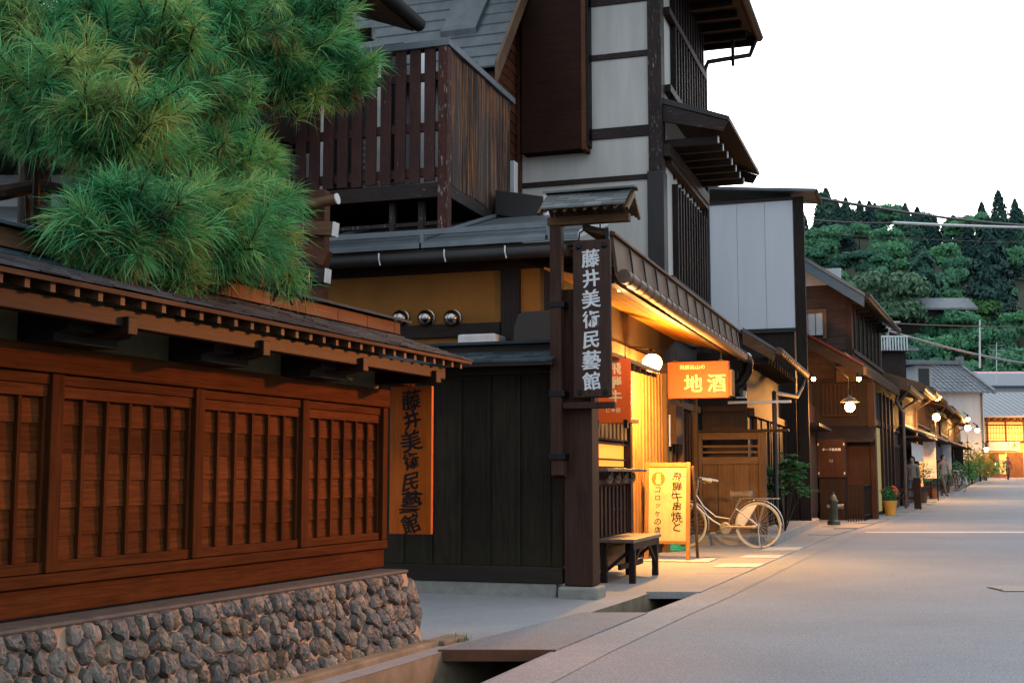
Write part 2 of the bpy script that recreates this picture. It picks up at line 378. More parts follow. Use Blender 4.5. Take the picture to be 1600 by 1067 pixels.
# ------------------------------------------------------------------ ground, road, gutter
def gz(Y): return max(0.0, Y-40)*.0125
RK = [(-4.02,-5), (-.19,6.25), (.23,7.46), (1.0,9.5), (1.5,10.75), (3.52,16.26), (5.3,21), (7.26,25.6)]
def roadx(Y):
    if Y >= 25.6: return 7.26+.41*(Y-25.6)
    for (x0,y0),(x1,y1) in zip(RK, RK[1:]):
        if Y <= y1: return x0+(x1-x0)*(Y-y0)/(y1-y0)
def chan(Y):                                     # gutter width
    return .72-.08*(Y-6.2) if Y < 7.4 else max(.42, .64-.1*(Y-7.4))
ys = sorted(set([-5,-2,1,3,5,6.25,7,7.46,8.2,9,9.5,10.2,10.75,11.4,12.5,14,16.26,18,21,25.6,30,35,40,50,60,70,80,90,100,106,120]))
def strip(name, mat, lo, hi, z, y0=-5, y1=120):
    mb = MB(); yy = [y for y in ys if y0 <= y <= y1]
    vs = []; k = 7
    for y in yy:
        a, b = lo(y), hi(y)
        vs += [(a+(b-a)*i/(k-1), y, z+gz(y)) for i in range(k)]
    mb.add(vs, [(i*k+j, i*k+j+1, (i+1)*k+j+1, (i+1)*k+j) for i in range(len(yy)-1) for j in range(k-1)])
    return struct(mb.build(name, mat))
strip('road', M['asphalt'], roadx, lambda y: roadx(y)+(6.2 if y < 95 else 40), 0.0)
strip('forecourt', M['apron'], lambda y: -16 if y < 26 else roadx(y)-14, lambda y: roadx(y)-chan(y), 0.0)
g = MB(); g.add([(-900,-60,-.52),(900,-60,-.52),(900,1500,-.52),(-900,1500,-.52)], [(0,1,2,3)]); struct(g.build('ground', M['ground']))
strip('pavement', M['concrete'], lambda y: roadx(y)+6.2, lambda y: roadx(y)+60, .1, -5, 90)
mb = MB(); yy = [y for y in ys if y <= 100]
for y0, y1 in zip(yy, yy[1:]):                   # gutter walls and floor
    for s in (0, 1):
        xa, xb = (roadx(y0)-chan(y0)*s, roadx(y1)-chan(y1)*s); o = .004*(1 if s == 0 else -1)
        mb.add([(xa+o,y0,-.5+gz(y0)),(xb+o,y1,-.5+gz(y1)),(xb+o,y1,-.002+gz(y1)),(xa+o,y0,-.002+gz(y0))], [(0,1,2,3)])
struct(mb.build('gutter_channel', M['kerb']))
mb = MB()
for y0, y1 in zip(yy, yy[1:]):
    mb.add([(roadx(y0)-chan(y0),y0,-.46),(roadx(y0),y0,-.46),(roadx(y1),y1,-.46),(roadx(y1)-chan(y1),y1,-.46)], [(0,1,2,3)])
struct(mb.build('gutter_bed', M['hole']))
def cover(Y0, Y1, mat, z=.012, t=.06):
    mb = MB()
    ry = [Y0]+[y for y in ys if Y0 < y < Y1]+[Y1]
    for a, b in zip(ry, ry[1:]):
        p = [(roadx(a)-chan(a)-.03,a),(roadx(a)+.03,a),(roadx(b)+.03,b),(roadx(b)-chan(b)-.03,b)]
        mb.add([(x,y,z-t+gz(y)) for x,y in p]+[(x,y,z+gz(y)) for x,y in p], [(0,3,2,1),(4,5,6,7),(0,1,5,4),(1,2,6,5),(2,3,7,6),(3,0,4,7)])
    return mb.build('gutter_cover', mat)
gc_ = tag(cover(7.46, 9.45, M['cover']), 'long asphalt-topped gutter cover between the two open gutter holes', 'gutter cover')
mb = MB(); mb.add([(roadx(7.46)-chan(7.46)-.03,7.452,-.055),(roadx(7.46)+.03,7.452,-.055),(roadx(7.46)+.03,7.458,-.055),(roadx(7.46)-chan(7.46)-.03,7.458,-.055),(roadx(7.46)-chan(7.46)-.03,7.452,.011),(roadx(7.46)+.03,7.452,.011),(roadx(7.46)+.03,7.458,.011),(roadx(7.46)-chan(7.46)-.03,7.458,.011)], [(0,3,2,1),(4,5,6,7),(0,1,5,4),(1,2,6,5),(2,3,7,6),(3,0,4,7)]); mb.build('steel_edge', M['rust'], gc_)
tag(cover(11.1, 13.1, M['apron']), 'grey concrete gutter cover beside the wooden bench', 'gutter cover')
yc = 13.12
for i in range(9):
    w = [.85,.55,1.0,.55,1.1,.6,1.1,1.3,1.3][i]
    light = i in (1, 3, 5)
    tag(cover(yc, yc+w-.015, M['slab'] if light else M['apron'], .02 if light else .012),
        'pale stone slab covering the gutter in front of the lit shop' if light else 'grey concrete gutter cover between the pale slabs by the shop', 'gutter cover',
        'pale gutter slabs' if light else 'grey gutter covers'); yc += w
yc2 = yc
while yc2 < 58:
    if not (22.6 < yc2 < 23.4):
        tag(cover(yc2, yc2+2.2, M['concrete'], .02), 'grey gutter cover along the far row of houses', 'gutter cover', 'gutter covers of the far row')
    yc2 += 2.6
# kerb ledge in front of the stone wall
mb = MB(); mb.box(FF, -7, -.02, -.02, .085, -.5, .035); mb.box(FF, -.015, .32, -.02, .12, -.5, .03)
tag(mb.build('kerb_ledge', M['kerb'], None, .012), 'mossy concrete kerb ledge at the foot of the stone wall', 'kerb')
mb = MB()                                        # moss at the gutter's end
for i in range(260):
    a = random.gauss(.2,.07); n = random.gauss(.1,.03); p = FF.pt(a, n, -.12+random.random()*.1); q = random.random()*6.28
    d = Vector((math.cos(q)*.03, math.sin(q)*.03, .05+random.random()*.05)); e = Vector((-d.y, d.x, 0))*.15
    mb.add([p-e, p+e, p+d], [(0,1,2)])
tag(mb.build('gutter_grass', M['shrub']), 'tuft of green grass growing in the gutter beside the mossy kerb', 'grass', kind='stuff')
vs = []
ye = [y for y in ys if y <= 100]
for y in ye: vs += [(roadx(y)+.035, y, .004+gz(y)), (roadx(y)+.36, y, .004+gz(y))]
mb = MB(); mb.add(vs, [(2*i,2*i+1,2*i+3,2*i+2) for i in range(len(ye)-1)]); struct(mb.build('road_edging', speckle('edging_concrete', (.25,.265,.285), .35)))
# road markings, drain
c = G(1365, 828.5); mb = MB()
mb.add([(roadx(22.6)+.35,22.6,.004),(roadx(22.6)+6.0,22.6,.004),(roadx(22.95)+6.0,22.95,.004),(roadx(22.95)+.35,22.95,.004)], [(0,1,2,3)])
struct(mb.build('road_marking', M['whitepaint']))
t = thing('drain_grate', G(1590,921), 'steel drain grate let into the asphalt at the right of the road', 'drain'); t['label'] = 'small steel slotted drain grate let into the asphalt road'
q = G(1590,921); mb = MB(); mb.box(W, q.y-.2, q.y+.2, q.x-.2, q.x+.5, -.05, .005); mb.build('recess', M['hole'], t)
mb = MB()
for i in range(15): mb.box(W, q.y-.16, q.y+.16, q.x-.17+i*.044, q.x-.145+i*.044, 0, .012)
mb.build('bars', M['greywall'], t)
mb = MB(); mb.box(W, q.y-.2, q.y-.16, q.x-.2, q.x+.5, 0, .012); mb.box(W, q.y+.16, q.y+.2, q.x-.2, q.x+.5, 0, .012); mb.build('rim', M['greywall'], t)

# ------------------------------------------------------------------ stone wall under the fence
st = thing('stone_wall', FF.pt(-.05,-.25,0), 'low wall of rounded field stones set in tan mortar under the wooden fence', 'stone wall')
mb = MB(); mb.prism(FF, [(-.55,0),(-.02,0),(-.14,.435),(-.55,.435)], -7, -.03); mb.build('mortar_bed', M['mortar'], st)
def icos(sub):
    t = (1+5**.5)/2
    v = [Vector(p).normalized() for p in [(-1,t,0),(1,t,0),(-1,-t,0),(1,-t,0),(0,-1,t),(0,1,t),(0,-1,-t),(0,1,-t),(t,0,-1),(t,0,1),(-t,0,-1),(-t,0,1)]]
    f = [(0,11,5),(0,5,1),(0,1,7),(0,7,10),(0,10,11),(1,5,9),(5,11,4),(11,10,2),(10,7,6),(7,1,8),(3,9,4),(3,4,2),(3,2,6),(3,6,8),(3,8,9),(4,9,5),(2,4,11),(6,2,10),(8,6,7),(9,8,1)]
    for _ in range(sub):
        c = {}; nf = []
        def mid(a, b):
            k = (min(a,b), max(a,b))
            if k not in c: c[k] = len(v); v.append(((v[a]+v[b])/2).normalized())
            return c[k]
        for a, b, d in f:
            x, y, z = mid(a,b), mid(b,d), mid(d,a); nf += [(a,x,z),(b,y,x),(d,z,y),(x,y,z)]
        f = nf
    return v, f
ICO = icos(3)
def rock(mb, c, ax, r):
    v, f = ICO; rnd = random
    planes = []
    for _ in range(9):
        d = Vector((rnd.gauss(0,1), rnd.gauss(0,1), rnd.gauss(0,1))).normalized(); planes.append((d, .5+rnd.random()*.34))
    out = []
    for p in v:
        s = 1.0
        for d, h in planes:
            k = p.dot(d)
            if k > 1e-3: s = min(s, h/k)
        q = p*s; out.append(c+ax[0]*q.x*r[0]+ax[1]*q.y*r[1]+ax[2]*q.z*r[2])
    mb.add(out, f)
mb = MB(); axs = lambda q: (Vector((*FF.d,0))*math.cos(q)+Vector((0,0,1))*math.sin(q), Vector((*FF.n,0)), Vector((0,0,1))*math.cos(q)-Vector((*FF.d,0))*math.sin(q))
def clip_cell(c, others):
    poly = [(-.2,-.2),(.2,-.2),(.2,.2),(-.2,.2)]
    for o in others:
        dx, dy = o[0]-c[0], o[1]-c[1]; h = (dx*dx+dy*dy)/2
        out = []
        for k in range(len(poly)):
            p, q = poly[k], poly[(k+1)%len(poly)]; a_, b_ = p[0]*dx+p[1]*dy-h, q[0]*dx+q[1]*dy-h
            if a_ <= 0: out.append(p)
            if a_*b_ < 0: t = a_/(a_-b_); out.append((p[0]+(q[0]-p[0])*t, p[1]+(q[1]-p[1])*t))
        poly = out
        if len(poly) < 3: return []
    return poly
SX = 1.28                                        # stones stand a little taller than wide
pts = [(-4.6*SX*(1-i/58)+random.gauss(0,.014)+(.04 if j%2 else 0), .042+j*.089+random.gauss(0,.016)) for i in range(59) for j in range(5)]
pts = [p for p in pts if p[0] < -.02]
for (sx_, sz_) in pts:
    near = sorted(pts, key=lambda o: (o[0]-sx_)**2+(o[1]-sz_)**2)[1:14]
    near = near+[(sx_, -sz_-.0), (sx_, 2*.437-sz_)]+([(-sx_+.012, sz_)] if sx_ > -.16 else [])
    poly = clip_cell((sx_,sz_), near)
    if len(poly) < 3 or max(abs(p[0]) for p in poly) > .11 or max(abs(p[1]) for p in poly) > .11: continue
    sm = []                                      # round the corners
    for k in range(len(poly)):
        p, q = poly[k], poly[(k+1)%len(poly)]
        for t in (.14,.5,.86): sm.append((p[0]*(1-t)+q[0]*t, p[1]*(1-t)+q[1]*t))
    cxp = sum(p[0] for p in sm)/len(sm); cyp = sum(p[1] for p in sm)/len(sm); k_ = len(sm)
    prd = random.uniform(.0,.034); tx, tz = random.gauss(0,.22), random.gauss(0,.22); inset = random.uniform(.86,.97)
    vs = []
    for sc_, dn in ((1.0,-.05),(1.0,-.012),(.9,.006),(.62,.018),(.3,.022)):
        for (x,z) in sm:
            u_, v_ = (x-cxp)*inset*sc_, (z-cyp)*inset*sc_; jn = random.gauss(0,.0022)
            vs.append(FF.pt((sx_+cxp+u_)/SX+jn, -.022-.276*(sz_+cyp+v_)+dn+prd*(dn > -.04)+(u_*tx+v_*tz)*(dn > 0)+jn*1.2, sz_+cyp+v_+jn))
    fs = [(r*k_+m_, r*k_+(m_+1)%k_, (r+1)*k_+(m_+1)%k_, (r+1)*k_+m_) for r in range(4) for m_ in range(k_)]+[tuple(range(4*k_,5*k_))]
    mb.add(vs, fs)
for k in range(16):
    rock(mb, FF.pt(-.03, -.17-.3*random.random(), .05+.36*random.random()), axs(random.random()), (.05,.05,.06))
mb.build('stones', M['stone'], st)
mb = MB(); vs = []
mb.box(FF, -7, -.015, -.5, -.128, .43, .452); mb.build('cement_cap', plain('cap_cement', (.085,.082,.075), .8, var=.35, scale=9, bmp=.6), st, .01)

# ------------------------------------------------------------------ garden fence with its little roof
fe = thing('garden_fence', FF.pt(-.05,-.33,.46), 'reddish brown latticed timber fence with a shingled roof on the stone wall', 'fence')
mb = MB(); mb.box(FF, -7, -.01, -.40, -.305, .463, .575); mb.build('base_beam', M['fence'], fe, .006)
mb = MB(); mb.box(FF, -7, .0, -.41, -.285, .578, .628); mb.build('sill', M['fence'], fe, .006)
mb = MB(); mb.box(FF, -7, .015, -.41, -.285, 1.452, 1.565); mb.build('top_beam', M['fence'], fe, .006)
posts = [-.955-.97*k for k in range(0, 7)]
for a in posts:
    mb = MB(); mb.box(FF, a-.036, a+.036, -.4, -.296, .631, 1.449); mb.build('post', M['fence_v'], fe, .004)
mb = MB(); mb.box(FF, -.06, .0, -.4, -.292, .631, 1.449); mb.build('post', M['fence_v'], fe, .004)
bays = [(p+.037, q-.037) for p, q in zip(posts[1:], posts[:-1])]+[(posts[0]+.037, -.061)]
for a0, a1 in bays:
    mb = MB()
    for k in range(7):                       # lapped boards
        z0 = .66+k*.1165; z1 = min(z0+.127, 1.40)
        mb.prism(FF, [(-.368,z0),(-.340,z0),(-.348,z1),(-.372,z1)], a0, a1)
    mb.build('lapped_boards', M['fence'], fe)
    mb = MB(); mb.box(FF, a0, a1, -.39, -.310, 1.404, 1.449); mb.box(FF, a0+.002, a1-.002, -.39, -.318, 1.352, 1.402); mb.build('upper_rail', M['fence'], fe, .003)
    mb = MB(); mb.box(FF, a0+.002, a1-.002, -.39, -.312, .631, .676); mb.build('lower_rail', M['fence'], fe, .003)
    mb = MB(); nb = 6; w = (a1-a0)/nb
    for k in range(nb+1):
        x = a0+k*w; hw = .0098
        x = min(max(x, a0+hw+.002), a1-hw-.002)
        mb.box(FF, x-hw, x+hw, -.38, -.3215, .677, 1.351)
    mb.build('battens', M['fence_v'], fe, .002)
mb = MB(); mb.box(FF, -7, -.02, -.40, -.352, 1.566, 1.86); mb.build('plaster_strip', M['olive'], fe)
for k in range(0, 7):
    a = -.955-.97*k
    mb = MB(); mb.box(FF, a-.03, a+.03, -.36, .078, 1.598, 1.672); mb.build('bracket_arm', M['beam'], fe, .005)
    mb = MB(); mb.prism(FF, [(-.35,1.567),(-.16,1.567),(-.16,1.60),(-.09,1.61),(-.09,1.66),(-.35,1.69)], a-.19, a-.031); mb.prism(FF, [(-.35,1.567),(-.16,1.567),(-.16,1.60),(-.09,1.61),(-.09,1.66),(-.35,1.69)], a+.031, a+.19); mb.prism(FF, [(-.35,1.566),(-.16,1.566),(-.16,1.597),(-.35,1.597)], a-.031, a+.031); mb.build('bracket_block', M['hole'], fe)
mb = MB(); mb.box(FF, -.07, .0, -.36, .078, 1.598, 1.672); mb.build('bracket_arm', M['beam'], fe, .005)
mb = MB(); mb.box(FF, -7, .12, .0, .05, 1.63, 1.702); mb.build('eave_beam', M['beam'], fe, .005)
mb = MB(); a = -7.0
while a < .3:
    mb.prism(FF, [(-.4,1.84),(-.4,1.895),(.11,1.752),(.11,1.705)], a-.013, a+.013); a += .129
mb.build('rafters', M['mid_h'], fe)
rf = MB(); N = 9
sl = (1.955-1.765)/(-.42-.14)
for sgn in (1, -1):
    for k in range(N):
        f0 = k/N; n0 = .142-.56*f0; z0 = 1.762+.19*f0; n1 = n0-.085; z1 = z0+.028
        c = -.43
        pr = [(n0,z0+.002),(n0,z0+.009),(n1,z1+.003),(n1,z1-.006)]
        if sgn < 0: pr = [(2*c-n, z) for n, z in pr][::-1]
        w0 = -7.0
        while w0 < .34:                       # single shingles, unevenly laid
            w1 = min(w0+random.uniform(.1,.2), .345); dz = random.uniform(-.0015,.002); dn = random.uniform(-.005,.005)
            rf.prism(FF, [(n+dn, z+dz) for n, z in pr], w0, w1-.0012); w0 = w1
rf.build('shingles', M['shingle'], fe)
mb = MB()
mb.prism(FF, [(.132,1.740),(.139,1.757),(-.43,1.935),(-.43,1.915)], -7, .335)
mb.prism(FF, [(-.992,1.728),(-1.002,1.75),(-.432,1.935),(-.432,1.91)][::-1], -7, .335)
mb.build('roof_boards', M['brownedge'], fe)
mb = MB(); w0 = -7.0
while w0 < .28:
    w1 = min(w0+.36, .285); mb.box(FF, w0, w1-.003, -.5, -.36, 1.95, 2.03); w0 = w1
mb.build('ridge_box', M['brownedge'], fe, .003)
mb = MB(); mb.prism(FF, [(-.545,2.031),(-.43,2.062),(-.315,2.031),(-.315,2.044),(-.43,2.078),(-.545,2.044)], -7, .36); mb.build('ridge_cap', M['shingle'], fe)
mb = MB(); mb.tube([FF.pt(-.6,-.34,1.72), FF.pt(.3,-.34,1.72)], .042, 10); mb.build('tie_beam', M['beam'], fe, smooth=True)
mb = MB(); mb.box(FF, .0, .37, -.41, -.29, 1.612, 1.685); mb.build('beam_end', M['fence'], fe, .006)

# orange name board hung at the fence end
up = Vector((0,0,1)); rt = Vector((*FB.n,0)); fw = Vector((*FB.d,0))
def face_cam_board(f, a, n0, n1, z0, z1, t):
    mb = MB(); mb.box(f, a-t/2, a+t/2, n0, n1, z0, z1); return mb
pc = P(643, 714, 8.05); FO = Fr((pc.x, pc.y), .33)
bo = thing('name_board', pc, 'orange-lit wooden board with black brush kanji hung at the fence end', 'sign')
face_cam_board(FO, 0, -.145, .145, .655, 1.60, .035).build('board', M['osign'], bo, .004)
glyphs('藤井美術民藝館', .128, FO.pt(-.0185, .005, 1.515), rt, up, .026, .42, True, 1.03, .0012, .12).build('lettering', M['ink'], bo)
mb = MB(); mb.tube([FO.pt(.0,-.34,.80), FO.pt(.0,-.14,.80)], .006, 6); mb.tube([FO.pt(0,-.01,1.60), FO.pt(0,-.01,1.66)], .006, 6); mb.build('bracket', M['iron'], bo)

# ------------------------------------------------------------------ boarded gate wall
gw = thing('board_gate', FB.pt(0,-.8,0), 'dark mossy boarded gate wall with shingled coping behind the orange board', 'gate')
mb = MB(); n = -2.3
while n < -.02:
    n1 = min(n+.272, -.015); mb.box(FB, .0, .03, n, n1-.003, .255, 1.9); n = n1
mb.build('boards', M['gate'], gw, .002)
mb = MB(); n = -2.3+.272
while n < -.05: mb.box(FB, -.017, -.001, n-.018, n+.014, .257, 1.9); n += .272
mb.build('cover_strips', M['gate'], gw, .002)
mb = MB(); mb.box(FB, -.035, .06, -2.4, -.0, .115, .253); mb.build('bottom_rail', M['dark_h'], gw, .005)
mb = MB(); mb.box(FB, -.03, .06, -2.4, .0, 1.903, 1.985); mb.build('top_rail', M['dark_h'], gw, .004)
mb = MB(); mb.box(FB, -.02, .2, -2.5, -.06, -.1, .112); mb.build('plinth', M['stonebase'], gw, .01)
mb = MB()
for k in range(4):
    n = -2.6
    while n < -.02:
        n1 = min(n+random.uniform(.14,.26), -.01); a0 = -.3+k*.09; z0 = 1.985+k*.03+random.uniform(-.002,.003)
        mb.prismn(FB, [(a0,z0),(a0,z0+.018),(a0+.14,z0+.058),(a0+.14,z0+.04)], n, n1-.003); n = n1
mb.build('shingles', M['shingle'], gw)
mb = MB(); mb.prismn(FB, [(-.29,1.955),(-.29,1.983),(.1,2.11),(.1,2.06)], -2.6, -.012); mb.prismn(FB, [(.101,2.06),(.101,2.11),(.42,1.99),(.42,1.95)], -2.6, -.012); mb.build('eave_board', M['dark_h'], gw)
mb = MB(); mb.box(FB, .03, .16, -2.6, -.012, 2.1, 2.17); mb.build('ridge_box', M['dark_h'], gw, .003)
mb = MB(); mb.box(FB, -.02, .21, -2.6, -.01, 2.172, 2.2); mb.build('ridge_cap', M['shingle'], gw, .003)

# ------------------------------------------------------------------ sign post and hanging board
mb = MB(); mb.box(FB, -.08, .16, .03, .275, .105, 2.62)
gp = tag(mb.build('gate_pillar', M['post'], None, .008, loc=FB.pt(.04,.15,0)), 'thick brown timber pillar on a stone block beside the boarded gate', 'pillar')
mb = MB(); mb.prismz([tuple(FB.pt(a,n,0)[:2]) for a,n in ((-.13,-.02),(.2,-.02),(.2,.32),(-.13,.32))], -.1, .1); mb.build('base_stone', M['stonebase'], gp, .02)
sp = thing('sign_post', FB.pt(-.16,0,1.1), 'slender timber post with its own little shingled roof, strapped to the pillar', 'sign post')
mb = MB(); mb.box(FB, -.21, -.11, -.055, .045, 1.15, 3.16); mb.build('post', M['post'], sp, .006)
for z in (1.16, 1.69, 2.45):
    mb = MB(); mb.box(FB, -.218, -.05, -.066, .075, z, z+.05); mb.build('strap', M['iron'], sp, .003)
mb = MB(); mb.prismn(FB, [(-.2,1.03),(-.12,1.0),(-.09,1.15),(-.2,1.15)], -.05, .06); mb.build('foot_bracket', M['post'], sp)
mb = MB(); mb.box(FB, -.19, -.13, .046, .5, 1.585, 1.64); mb.build('lower_arm', M['post'], sp, .005)
mb = MB(); mb.box(FB, -.2, -.12, -.08, .64, 3.162, 3.234); mb.build('upper_arm', M['mid_h'], sp, .006)
mb = MB()
for k in range(9): mb.prismn(FB, [(-.38,3.236),(-.38,3.258),(-.16,3.37),(.06,3.258),(.06,3.236),(-.16,3.34)], -.06+k*.087, -.035+k*.087)
mb.build('rafters', M['mid_h'], sp)
mb = MB()
for k in range(5):
    n = -.075
    while n < .64:
        n1 = min(n+random.uniform(.09,.16), .655); e = random.uniform(-.002,.003)
        for s in (1,-1):
            a0 = .255-k*.05; z0 = 3.262+k*.034+e
            pr = [(-.16-s*a0,z0),(-.16-s*a0,z0+.016),(-.16-s*(a0-.075),z0+.062),(-.16-s*(a0-.075),z0+.045)]
            mb.prismn(FB, pr, n, n1-.002)
        n = n1
mb.build('shingles', M['shingle_light'], sp)
mb = MB(); mb.prismn(FB, [(-.24,3.438),(-.16,3.455),(-.08,3.438),(-.08,3.455),(-.16,3.475),(-.24,3.455)], -.105, .70); mb.build('ridge_cap', M['shingle_light'], sp)
mb = MB()
for nn in (-.09, .67):
    mb = MB(); mb.prismn(FB, [(-.42,3.232),(-.16,3.425),(.1,3.232),(.06,3.215),(-.16,3.37),(-.38,3.215)], nn-.012, nn+.012); mb.build('barge_board', M['mid_h'], sp)
hb = thing('hanging_board', FB.pt(-.17,.31,1.68), 'long dark wooden board with white brush kanji hanging from the roofed post', 'sign')
mb = MB(); mb.box(FB, -.195, -.145, .145, .475, 1.675, 3.02); mb.build('board', M['board'], hb, .014)
glyphs('藤井美術民藝館', .158, FB.pt(-.1955,.305,2.86), rt, up, .026, .14, True, 1.10, .0015, .06).build('lettering', M['chalk'], hb)
mb = MB()
for n in (.2,.42):
    mb.lathe(FB.pt(-.196,n,2.965), [(.028,0),(.026,.008),(.012,.014)], 12, (-FB.d[0],-FB.d[1],0)); mb.lathe(FB.pt(-.196,n,1.72), [(.024,0),(.02,.008)], 12, (-FB.d[0],-FB.d[1],0))
mb.build('iron_studs', M['iron'], hb)
mb = MB(); mb.tube([FB.pt(-.16,.19,3.02),FB.pt(-.16,.2,3.09),FB.pt(-.16,.24,3.11),FB.pt(-.16,.42,3.11),FB.pt(-.16,.44,3.03)], .008, 6)
for n in (.26,.38): mb.tube([FB.pt(-.16,n,3.1),FB.pt(-.16,n,3.165)], .007, 6)
mb.prismn(FB, [(-.16-.02,3.02),(-.16-.02,3.12),(-.16+.02,3.12),(-.16+.02,3.02)], .43, .46); mb.tube([FB.pt(-.16,.31,1.6),FB.pt(-.16,.31,1.68)], .012, 6)
mb.build('hanger', M['iron'], hb)
# ------------------------------------------------------------------ the shop: low eave to the street, ochre side wall
sh = thing('shop_house', FB.pt(4,-2,0), 'low wooden souvenir shop with a brown eave board and glowing orange soffit', 'shop')
AW = 1.3; NW = -.45; AE = 9.3
mb = MB(); mb.box(FB, AW, AW+.12, -5.5, NW, 0, 3.3); mb.build('side_wall', M['ochre'], sh)
mb = MB(); mb.box(FB, AW-.04, AW+.06, -1.0, -.80, 0, 3.12); mb.box(FB, AW-.04, AW+.06, -.55, -.42, 0, 3.12); mb.build('timber_post', M['dark'], sh, .006)
mb = MB(); mb.box(FB, AW-.05, AW-.001, -2.45, -1.003, 2.40, 2.535); mb.build('wall_beam', M['dark_h'], sh, .005)
mb = MB(); mb.box(FB, AW-.045, AW+.05, -5.5, -.3, 3.06, 3.2); mb.build('wall_plate', M['dark_h'], sh, .005)
for x in (625, 665, 706):
    n, z = FB.nz(x, 497, AW-.06); mb = MB(); mb.ball(FB.pt(AW-.06, n, z), .084, 20, 12); mb.lathe(FB.pt(AW, n, z), [(.088,0),(.088,.03),(.07,.035)], 18, (-FB.d[0],-FB.d[1],0))
    mb.build('vent_cap', M['chrome'], sh, smooth=True)
n0, z1 = FB.nz(723,525,AW-.2); n1, z0 = FB.nz(782,540,AW-.2); mb = MB(); mb.box(FB, AW-.35, AW-.02, n0, n1, z0-.12, z1); mb.build('meter_box', M['whitepaint'], sh, .02)
n0, z1 = FB.nz(803,488,AW-.3); n1, z0 = FB.nz(868,545,AW-.3); mb = MB(); mb.prism(FB, [(n0-.02,z0-.2),(n0,z0+.22),(n0+.05,z1-.02),(n0+.1,z1),(n1,z1+.01),(n1,z0-.2)], AW-.32, AW-.05); mb.build('vent_hood', M['gutter'], sh, .015)
# tin roof over the side wall
mb = MB(); a0 = AW-.42
n = -5.6; wds = [.9,1.25,1.35,1.35,.9]
k = 0
while n < -.12:
    n1 = min(n+1.3, -.08)
    mb.prismn(FB, [(a0,3.245),(a0,3.30),(a0+.09,3.355),(a0+2.2,3.98),(a0+2.2,3.9)], n, n1-.02); mb.box(FB, a0+.02, a0+.12, n-.02, n+.02, 3.3, 3.40) if k else None
    mb.prismn(FB, [(a0+.05,3.35),(a0+.05,3.385),(a0+2.2,4.03),(a0+2.2,3.99)], n-.03, n+.03); n = n1; k += 1
mb.build('tin_roof', M['metalroof'], sh, .006)
mb = MB(); mb.box(FB, a0+.1, a0+.13, -3.0, -.1, 3.40, 3.455); mb.build('snow_rail', M['metalroof'], sh)
mb = MB(); mb.box(FB, a0+.03, AW+.05, -5.6, -.1, 3.195, 3.243); mb.build('roof_soffit', M['dark_h'], sh)
mb = MB(); mb.tube([FB.pt(a0-.0,-5.6,3.155), FB.pt(a0-.0,-.2,3.145)], .058, 12); mb.build('side_gutter', M['gutter'], sh, smooth=True)
mb = MB()
for x in (592,694,789): n, z = FB.nz(x, 405, a0-.06); mb.tube([FB.pt(a0-.062,n,3.21),FB.pt(a0-.066,n,3.15),FB.pt(a0-.05,n+.01,3.09)], .008, 6)
mb.build('gutter_hooks', M['tin'], sh)
# street roof: leaning eave board, gutter, soffit
A0, A1 = -.02, 7.55
mb = MB(); a = A0; L = []
while a < A1-.02:
    b = min(a+.56, A1); mb.prism(FB, [(.50,2.74),(.46,3.07),(.43,3.07),(.47,2.74)], a, b-.012); L.append(b); a = b
mb.build('eave_board', M['fascia'], sh)
for b in L[:-1]:
    mb = MB(); mb.prism(FB, [(.5,2.83),(.515,2.83),(.49,3.05),(.47,3.05)], b-.014, b+.004); mb.build('board_clip', M['gutter'], sh)
mb = MB(); mb.prism(FB, [(.49,3.073),(.49,3.10),(.40,3.13),(.2,3.19),(.2,3.13),(.40,3.073)], A0-.05, A1+.04); mb.prism(FB, [(.198,3.13),(.198,3.19),(-.9,3.27),(-.9,3.21)], .95, A1+.04); mb.build('street_roof', M['fascia'], sh, .005)
mb = MB(); mb.tube([FB.pt(A0-.03,.555,2.715), FB.pt(A1-.05,.555,2.69)], .062, 14)
a = A0+.1
while a < A1-.1: mb.torus(FB.pt(a,.555,2.714), .0625, .006, (*FB.d,0), 14, 5); a += .29
mb.build('street_gutter', M['copper'], sh, smooth=True)
mb = MB(); e = FB.pt(A1-.05,.555,2.70); pth = [e+Vector((*FB.d,0))*x+Vector((*FB.n,0))*y+Vector((0,0,z)) for x,y,z in ((-.06,0,0),(.1,.02,.0),(.22,.02,-.05),(.28,0,-.18),(.24,-.1,-.36),(.2,-.3,-.45),(.2,-.6,-.5))]
mb.tube(pth, .075, 12); mb.build('gutter_elbow', M['iron'], sh, smooth=True)
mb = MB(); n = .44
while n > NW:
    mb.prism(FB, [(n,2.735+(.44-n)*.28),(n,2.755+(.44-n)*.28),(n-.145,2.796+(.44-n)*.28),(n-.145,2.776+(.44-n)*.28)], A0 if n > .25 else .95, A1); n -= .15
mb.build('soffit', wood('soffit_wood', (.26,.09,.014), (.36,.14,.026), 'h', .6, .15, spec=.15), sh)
mb = MB(); mb.box(FB, A0, A1, .40, .468, 2.66, 2.733); mb.build('eave_purlin', M['dark_h'], sh, .005)
mb = MB(); mb.box(FB, AW+.13, AE, NW-.1, NW, 0, 3.0); mb.build('front_wall', M['dark'], sh)
mb = MB(); mb.box(FB, AW+.13, AE, NW+.002, NW+.05, 2.42, 2.56); mb.box(FB, 6.55, AE, NW+.002, NW+.06, 2.0, 2.1); mb.build('front_beam', M['mid_h'], sh, .004)
mb = MB(); mb.box(FB, AE-.05, AE+.05, -5.5, NW, 0, 3.4); mb.build('far_wall', M['dark'], sh)
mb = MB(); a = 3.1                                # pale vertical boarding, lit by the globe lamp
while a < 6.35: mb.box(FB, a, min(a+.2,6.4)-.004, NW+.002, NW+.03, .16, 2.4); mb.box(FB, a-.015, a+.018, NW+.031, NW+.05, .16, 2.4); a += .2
mb.build('pale_boarding', M['pale'], sh, .002)
